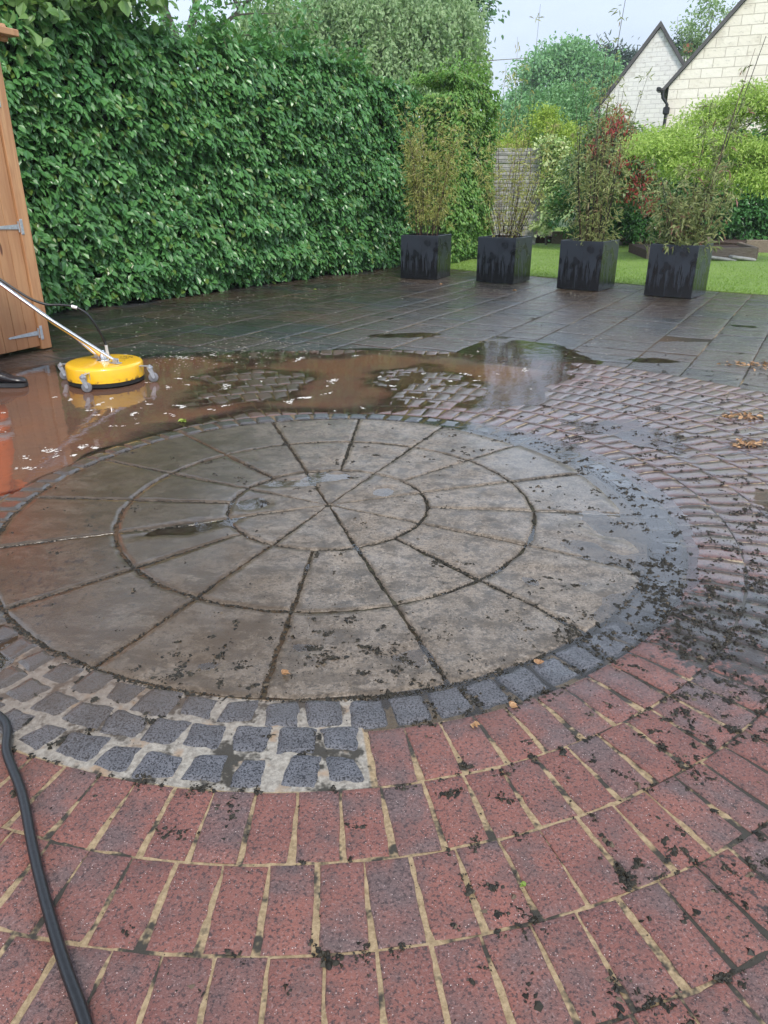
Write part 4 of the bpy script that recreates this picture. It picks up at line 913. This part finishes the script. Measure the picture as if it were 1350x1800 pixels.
# joints (x towards the machine). front foot at (-2.86,5.42), rear foot at (-3.45,5.62)
fa = (.07, 0, .09); fk = (.03, .02, .50); fh = (-.15, .06, .92); ra = (-.50, .24, .10); rk = (-.28, .22, .50); rh = (-.14, .24, .92)
pel = (-.13, .15, .98); w1 = (-.10, .15, 1.14); ch_ = (-.02, .15, 1.34); nk = (.04, .15, 1.52); hd = (.09, .15, 1.64); ht = (.10, .15, 1.73)
sl = (.0, -.04, 1.43); sr = (.0, .34, 1.43); el = (.03, -.10, 1.16); er = (.03, .42, 1.16); wl = (-.02, -.01, .98); wr = (-.02, .34, .98)
hx = end + Vector((-2.16 + 3.01, 5.64 - 5.42, 0)); HL = Vector((hx.x, hx.y - .21, hx.z)); HR = Vector((hx.x, hx.y + .21, hx.z))
wl = tuple(HL + Vector((-.06, 0, .03))); wr = tuple(HR + Vector((-.06, 0, .03)))
el = tuple((Vector(sl) + Vector(wl)) / 2 + Vector((-.12, -.05, -.10))); er = tuple((Vector(sr) + Vector(wr)) / 2 + Vector((-.12, .05, -.10)))
bodyv = [pel, w1, ch_, nk, hd, ht, sl, sr, el, er, wl, wr, fh, rh, fk, rk, fa, ra]
skin('body', bodyv, [(0, 1), (1, 2), (2, 3), (3, 4), (4, 5), (2, 6), (2, 7), (6, 8), (7, 9), (8, 10), (9, 11), (0, 12), (0, 13), (12, 14), (13, 15), (14, 16), (15, 17)],
     [(.13, .10), (.12, .09), (.14, .10), .055, .085, .07, .06, .06, .04, .04, .025, .025, .08, .08, .05, .05, .035, .035], M_SKIN, per)
skin('trousers', [(-.13, .15, 1.0), fh, rh, fk, rk, (.075, .0, .12), (-.50, .24, .13), (.045, .01, .3), (-.40, .23, .3)], [(0, 1), (0, 2), (1, 3), (2, 4), (3, 7), (7, 5), (4, 8), (8, 6)], [(.16, .13), .11, .11, .085, .085, .075, .07, .078, .075], M_ORA, per)
skin('jacket', [(-.13, .15, 1.0), w1, ch_, (.03, .15, 1.48), sl, sr, el, er, tuple(Vector(wl) + Vector((-.02, 0, .03))), tuple(Vector(wr) + Vector((-.02, 0, .03)))], [(0, 1), (1, 2), (2, 3), (2, 4), (2, 5), (4, 6), (5, 7), (6, 8), (7, 9)], [(.175, .14), (.165, .13), (.18, .135), .075, .08, .08, .06, .06, .045, .045], M_ORA, per)
for zc, rr_ in ((.27, .088), (.36, .092)):
    for fx, fy in ((.045, .01), (-.41, .23)):
        g = MB(); g.lathe([(rr_, zc - .022), (rr_ + .003, zc - .02), (rr_ + .003, zc + .02), (rr_, zc + .022)], c=(fx, fy, 0), n=24); g.build('reflective_band', M_REF, per, True)
for H_, sg in ((HL, -1), (HR, 1)):
    hand = skin('hand', [tuple(H_ + Vector((-.05, 0, .02))), tuple(H_ + Vector((-.015, 0, .028)))], [(0, 1)], [(.03, .02), (.04, .016)], M_SKIN, per, 2)
    for k in range(4):
        y = H_.y + (k - 1.5) * .021; g = MB(); c0 = H_ + Vector((0, 0, 0)); pts = [(H_.x + .030 * math.cos(R(q)), y, H_.z + .027 * math.sin(R(q))) for q in (110, 70, 25, -20, -70, -120)][: 6 - (k == 3)]
        g.tube(pts, [.0095, .0095, .009, .009, .008, .006][:len(pts)], 8); g.build('finger', M_SKIN, hand, True)
    g = MB(); g.tube([(H_.x - .03, H_.y - sg * .03, H_.z + .01), (H_.x - .028, H_.y - sg * .045, H_.z - .015), (H_.x - .005, H_.y - sg * .05, H_.z - .03)], [.012, .011, .008], 8); g.build('thumb', M_SKIN, hand, True)
# head details
g = MB(); g.lathe([(.02, 1.58), (.07, 1.62), (.098, 1.68), (.102, 1.72), (.09, 1.78), (.05, 1.825), (.01, 1.835)], c=(.085, .15, 0), n=24); g.lathe([(.11, 1.735), (.112, 1.74), (.11, 1.745)], c=(.10, .15, 0), n=24); g.build('cap', M_ORA, per, True)
for s_ in (-1, 1):
    g = MB(); g.lathe([(.004, -.008), (.011, 0), (.004, .008)], c=(.178, .15 + s_ * .032, 1.672), n=12); g.build('eye', M_BLK, per, True)
    g = MB(); g.lathe([(.01, -.03), (.02, -.01), (.022, .012), (.008, .03)], c=(.085, .15 + s_ * .098, 1.66), n=12); g.build('ear', M_SKIN, per, True)
g = MB(); g.tube([(.165, .15, 1.672), (.197, .15, 1.645), (.178, .15, 1.632)], [.008, .013, .008], 8); g.build('nose', M_SKIN, per, True)
g = MB(); g.tube([(.168, .125, 1.602), (.178, .15, 1.60), (.168, .175, 1.602)], .006, 8); g.build('mouth', plain('lips', (.42, .16, .13), .5), per, True)
def boot(c, rz, pitch=0):
    M = Matrix.Translation(c) @ Matrix.Rotation(rz, 4, 'Z') @ Matrix.Rotation(pitch, 4, 'Y'); secs = [(-.10, .030, .055, .10), (-.085, .036, .065, .125), (-.04, .038, .07, .14), (.0, .038, .07, .135), (.05, .040, .066, .105), (.10, .046, .060, .085), (.15, .049, .056, .075), (.185, .044, .052, .066), (.205, .030, .045, .050), (.212, .012, .035, .036)]
    g = MB(); V = []; F = []; n = 14
    for x, w, _, h in secs:
        for k in range(n):
            a = 2 * math.pi * k / n; yy = math.cos(a) * w; zz = .022 + max(0, (math.sin(a) * .5 + .5)) ** .8 * (h - .022); V.append(M @ Vector((x, yy * (1 if math.sin(a) < .3 else 1.0), zz)))
    for i in range(len(secs) - 1):
        for k in range(n): F.append((i * n + k, (i + 1) * n + k, (i + 1) * n + (k + 1) % n, i * n + (k + 1) % n))
    F += [tuple(range(n)), tuple(reversed(range((len(secs) - 1) * n, len(secs) * n)))]
    g.add(V, F); g.lathe([(.05, .06), (.052, .12), (.055, .19), (.045, .19)], n=16, M=M @ Matrix.Translation((-.045, 0, 0))); b = g.build('boot', M_BOOT, per, True)
    g = MB(); P = [(x, w + .006) for x, w, _, h in secs]; poly = [(x, y) for x, y in P] + [(x, -y) for x, y in reversed(P)]; g.prism(list(reversed(poly)), 0.002, .028, M=M); g.build('sole', M_SOLE, b)
    g = MB()
    for k in range(5): x = .02 + k * .02; zz = .132 - k * .010; g.tube([M @ Vector((x, -.03, zz - .02)), M @ Vector((x + .004, 0, zz)), M @ Vector((x + .008, .03, zz - .02))], .0028, 6)
    g.build('lace', M_BLK, b, True)
boot((.098, .03, .004), R(4)); boot((-.48, .24, .004), R(8), R(8))

# ------------------------------------------------------------------ black pressure hose in the foreground
pts = [(-2.2, 1.2, .016), (-1.7, 1.72, .016), (-1.35, 1.76, .018), (-1.069, 1.636, .018), (-.98, 1.49, .018), (-.876, 1.348, .019), (-.775, 1.181, .02), (-.685, 1.041, .019), (-.603, .922, .02), (-.526, .819, .018), (-.42, .66, .016), (-.2, .35, .016)]
g = MB(); g.tube(smooth([(a, b, c + .003) for a, b, c in pts], 8), .0118, 16); tag(g.build('water_hose', M_RUB, smooth=True), 'thick black rubber hose curving over the red bricks, lower left', 'hose')

# ------------------------------------------------------------------ grass blades, moss bits, foam, fallen leaves
M_BLADE = leaf_mat('grass_blade', (.19, .32, .045), (.31, .46, .10), .5, .3)
n = 85000; f = rng.random(n); dd = rng.random(n) ** 1.3 * 11 - .02; x = E0[0] + (E1[0] - E0[0]) * f + dd * .669 + rng.normal(0, .02, n); y = E0[1] + (E1[1] - E0[1]) * f + dd * .743 + rng.normal(0, .02, n)
k = (x > -.5) & (x < 9.5) & ~((x > 5.5) & (x < 8.3) & (y > 16.3) & (y < 18.4)) & (y < 21.3); x, y = x[k], y[k]; n = len(x)
P = np.stack([x, y, np.full(n, .01)], -1); D = np.array([0, 0, 1.]) + rng.normal(0, .45, (n, 3)); L = rng.uniform(.018, .045, n)
tag(leaves('grass', P, D, rng.normal(0, 1, (n, 3)), L, .007, M_BLADE, shape='blade'), 'short green mown grass blades', 'grass', kind='stuff')

def bits(name, n, dens, size, mat, flat=.5, zoff=0., seed=0, box=(-3.5, 4.5, .6, 13), power=1., zfix=None, clump=0):
    rs = np.random.default_rng(seed); M_ = n * (30 if n != 9000 else 60); x = rs.uniform(box[0], box[1], M_)
    # more samples near the camera
    y = box[2] + (box[3] - box[2]) * rs.random(M_) ** 1.7; ok = np.abs(x) < .62 * y + .7; p = dens(x, y) * ok
    k = rs.random(M_) < p / max(p.max(), 1e-6); x, y = x[k], y[k]
    if clump:
        nc = n // 14; x, y = x[:nc], y[:nc]; m_ = rs.geometric(1 / 14, len(x)).clip(1, 60); ci = np.repeat(np.arange(len(x)), m_)
        ca_ = (rs.random(len(x)) * 6.28)[ci]; sp = (rs.uniform(.35, 1.0, len(x)) * clump * np.sqrt(m_ / 14))[ci]; u1 = rs.normal(0, 1, len(ci)) * sp; u2 = rs.normal(0, .38, len(ci)) * sp
        x = x[ci] + u1 * np.cos(ca_) - u2 * np.sin(ca_); y = y[ci] + u1 * np.sin(ca_) + u2 * np.cos(ca_)
    else: x, y = x[:n], y[:n]
    n = len(x)
    s = size[0] + (size[1] - size[0]) * rs.random(n) ** 2.6
    base = np.array([(1, 0, 0), (.5, .87, .1), (-.5, .87, 0), (-1, 0, .1), (-.5, -.87, 0), (.5, -.87, .1), (0, 0, .9)])
    q = base[None] * (1 + .45 * rs.normal(size=(n, 7, 1))); a = rs.random(n) * 6.28; st = rs.uniform(.5, 1.0, n); c, s_ = np.cos(a), np.sin(a)
    X = (q[..., 0] * c[:, None] - q[..., 1] * st[:, None] * s_[:, None]) * s[:, None]; Y = (q[..., 0] * s_[:, None] + q[..., 1] * st[:, None] * c[:, None]) * s[:, None]; Z = q[..., 2] * (s * flat)[:, None]
    Z[:, :6] = Z[:, :6] * .3 - .0008
    z0 = (np.maximum(relief(x, y), 0) if zfix is None else np.full(n, zfix)) + zoff
    V = np.stack([X + x[:, None], Y + y[:, None], Z + z0[:, None]], -1).reshape(-1, 3); b = (np.arange(n) * 7)[:, None]
    F = np.concatenate([b + np.array([[i, (i + 1) % 6, 6]]) for i in range(6)]); A = np.repeat(np.stack([rs.random(n)] * 3 + [np.ones(n)], -1), 7, 0)
    return npmesh(name, V, F, mat, att=A, smooth=False)
m = N('wet_moss'); t, _, _, _ = m.att(); c = m.mix(t, (.010, .009, .007), (.032, .027, .018)); c = m.mix(m.rng(t, .93, .96), c, (.10, .075, .05)); m.set(Base_Color=c, Roughness=.5, Specular_IOR_Level=.25); M_MOSS = m.m
def dm_(x, y):
    r, a = polar(x, y)
    d = .018 + .11 * sst(-.3, .9, x) + 1.5 * blob(x, y, 1.22, 2.1, .45, .4, 20, .6) + .9 * blob(x, y, 1.55, 3.0, .7, .9, 0, .6) + .5 * blob(x, y, .5, 1.95, .7, .35, 10, .6) + .45 * blob(x, y, .9, 1.2, .35, .5, 0, .6) + .35 * blob(x, y, 2.2, 5.0, 1.2, 1.4, 0, .5)
    d = d + .35 * blob(x, y, -.6, 1.9, .6, .3, 0, .6) + .25 * blob(x, y, 1, 4.4, .8, .6, 0, .5)
    d = d * (.12 + 2.2 * np.clip(fbm(x, y, .16, 87) + .2, 0, 2) * (.25 + np.clip(fbm(x, y, .045, 88) + .3, 0, 2)))
    d = d - .09 * (y > 6) + .05 * (r < 1.5)
    return np.clip(d, .012, 3) * (mudmask(x, y) < .3) * (1 + 1.6 / np.maximum(y, 1))
tag(bits('moss_debris', 34000, dm_, (.0013, .0085), M_MOSS, .6, .0012, 5, clump=.017), 'wet black crumbs of moss and dirt washed over the paving', 'debris', kind='stuff')
tag(bits('fine_dirt', 16000, lambda x, y: (dm_(x, y) + .12 + .1 * (polar(x, y)[0] < 1.43)) , (.0008, .0034), M_MOSS, .6, .0008, 25, box=(-3, 3.5, .6, 7)), 'fine dark specks of dirt over the bricks and stones', 'dirt', kind='stuff')
def dj(x, y):   # dark crumbs lying in the brick joints of the foreground
    r, a = polar(x, y); k = (r - 1.578) / .2115; return (np.abs(k - np.round(k)) < .05) * (r > 1.5) * (y < 3) * np.clip(fbm(x, y, .15, 57) + .2, 0, 2)
tag(bits('joint_debris', 4200, dj, (.0013, .0065), M_MOSS, .5, .001, 6, clump=.012, box=(-1.6, 1.8, .6, 3)), 'dark crumbs of old moss caught in the brick joints', 'debris', kind='stuff')
def ds_(x, y):
    r, a = polar(x, y); sp = np.abs(((a + 94 + 11.25) % 22.5) - 11.25) * np.pi / 180 * r
    si = np.abs(((a + 94 - 22.5 + 22.5) % 45) - 22.5) * np.pi / 180 * r
    j = ((np.abs(r - .464) < .009) | (np.abs(r - .949) < .009) | (np.abs(r - 1.433) < .010) | ((r > .464) & (sp < .008)) | ((r < .464) & (si < .008)))
    return j * (r < 1.45) * np.clip(.25 + 1.3 * (fbm(x, y, .3, 97) + .25), 0, 2)
tag(bits('joint_moss', 9000, ds_, (.002, .0075), M_MOSS, .5, -.001, 16, box=(-1.8, 1.3, 1.6, 4.7)), 'dark moss and silt crusted in the joints of the stone circle', 'moss', kind='stuff')
M_FOAM = plain('foam', (.62, .59, .54), .4, var=.1)
def df_(x, y): return (mudmask(x, y) > .35) * np.clip(.08 + .9 * (fbm(x, y, .3, 91) > .28) + .8 * blob(x, y, -1.6, 4.9, .7, .35, 20, .5) + .6 * blob(x, y, -2.0, 5.2, .5, .5, 0, .5) + .5 * blob(x, y, -1.55, 5.9, .25, .5, 0, .5), 0, 2)
tag(bits('foam_flecks', 1500, df_, (.0015, .013), M_FOAM, .05, .0012, 8, clump=.03, box=(-3.2, 1.2, 3, 7), zfix=.0), 'pale flecks of foam floating on the muddy puddle', 'foam', kind='stuff')
M_SPRAY = plain('pale_grit', (.36, .32, .28), .6)
def dg_(x, y): return np.clip(blob(x, y, -1.35, 6.9, .9, .6, 30, .6) + .8 * blob(x, y, 1.0, 11.9, 2.6, .5, -36, .5) + .5 * blob(x, y, -1.4, 10.5, .5, 2.2, -35, .5) + .12 * (y > 6.5), 0, 2)
tag(bits('pale_grit', 4200, dg_, (.002, .010), M_SPRAY, .3, .001, 9, box=(-4, 4.5, 5.5, 14)), 'light grit and leaf scraps scattered on the dark slabs', 'debris', kind='stuff')
M_DEAD = leaf_mat('dead_leaf', (.26, .13, .06), (.45, .27, .14), .6, .1)
M_FRESH = leaf_mat('fresh_leaf', (.20, .30, .05), (.35, .42, .08), .5, .3)
FL = [(-.31, 1.84, .026, M_DEAD, 'tan leaf scrap beside the long dark joint near the front of the stone circle'), (.48, 1.90, .028, M_DEAD, 'pinkish tan leaf scrap on the wet setts right of centre'), (.245, 1.62, .022, M_DEAD, 'small tan leaf scrap on the dark setts above the brick corner'),
      (.36, 1.70, .024, M_DEAD, 'curled pale leaf scrap on the wet setts below the stone circle'), (.30, 1.10, .014, M_FRESH, 'small bright green leaf in a sand joint of the foreground bricks'), (-1.28, 4.55, .05, M_FRESH, 'green leaf floating on the muddy puddle'),
      (1.9, 11.2, .06, M_DEAD, 'dry tan leaf on the slabs between the second and third planters'), (.9, 11.9, .06, M_DEAD, 'dry tan leaf on the slabs in front of the leftmost planter'), (-1.0, 11.3, .05, M_FRESH, 'yellow leaf lying on the dark slabs by the hedge foot')]
for x, y, s_, mt, lb in FL:
    n = 3; P = np.zeros((n, 3)); P[:, 2] = .004; a = rng.random() * 6; D = np.array([[math.cos(a + q), math.sin(a + q), .15] for q in (-.5, .1, .7)]); U = np.array([[0, 0, 1.]] * n) + rng.normal(0, .3, (n, 3))
    o = leaves('fallen_leaf', P, D, U, s_, s_ * .6, mt, fold=.5); o.location = (x, y, max(float(relief(x, y)), 0) + .002); tag(o, lb, 'leaf', 'fallen leaves')
for x, y, w, lb in [(2.32, 4.62, .13, 'clump of dead brown leaves and twigs on the bricks, right side'), (3.15, 6.15, .22, 'larger drift of dead brown leaves at the right edge of the slabs'), (2.1, 4.05, .10, 'small mossy twig clump nearer the camera on the right bricks')]:
    par = empty('leaf_litter', (x, y, max(float(relief(x, y)), 0)), label=lb, cat='leaf litter'); n = 46; P = rng.normal(0, 1, (n, 3)) * np.array([w * .6, w * .3, .006]); P[:, 2] = np.abs(P[:, 2]) + .004
    leaves('leaf', P, rng.normal(0, 1, (n, 3)) * np.array([1, 1, .3]), np.array([0, 0, 1.]) + rng.normal(0, .5, (n, 3)), rng.uniform(.03, .06, n), rng.uniform(.012, .025, n), M_DEAD, par)
    g = MB()
    for _ in range(12): p = rng.normal(0, w * .5, 2); d_ = rng.normal(0, .05, 2); g.tube([(p[0], p[1], .006), (p[0] + d_[0], p[1] + d_[1], .014), (p[0] + d_[0] * 2, p[1] + d_[1] * 1.6, .01)], .0022, 5)
    tag(g.build('twig', M_TWIG, par), kind='stuff')

# ------------------------------------------------------------------ damp air
g = MB(); g.box((15, 40, 7.5), (130, 100, 19)); hz = g.build('haze'); tag(hz, 'thin damp haze in the air between the garden and the far trees', kind='stuff', cat='haze')
hm = bpy.data.materials.new('haze_air'); hm.use_nodes = True; hn = hm.node_tree; hn.nodes.remove(hn.nodes['Principled BSDF'])
pv = hn.nodes.new('ShaderNodeVolumePrincipled'); pv.inputs['Color'].default_value = (.86, .93, 1, 1); pv.inputs['Density'].default_value = .0008; pv.inputs['Anisotropy'].default_value = .2
hn.links.new(pv.outputs[0], hn.nodes['Material Output'].inputs['Volume']); hz.data.materials.append(hm)
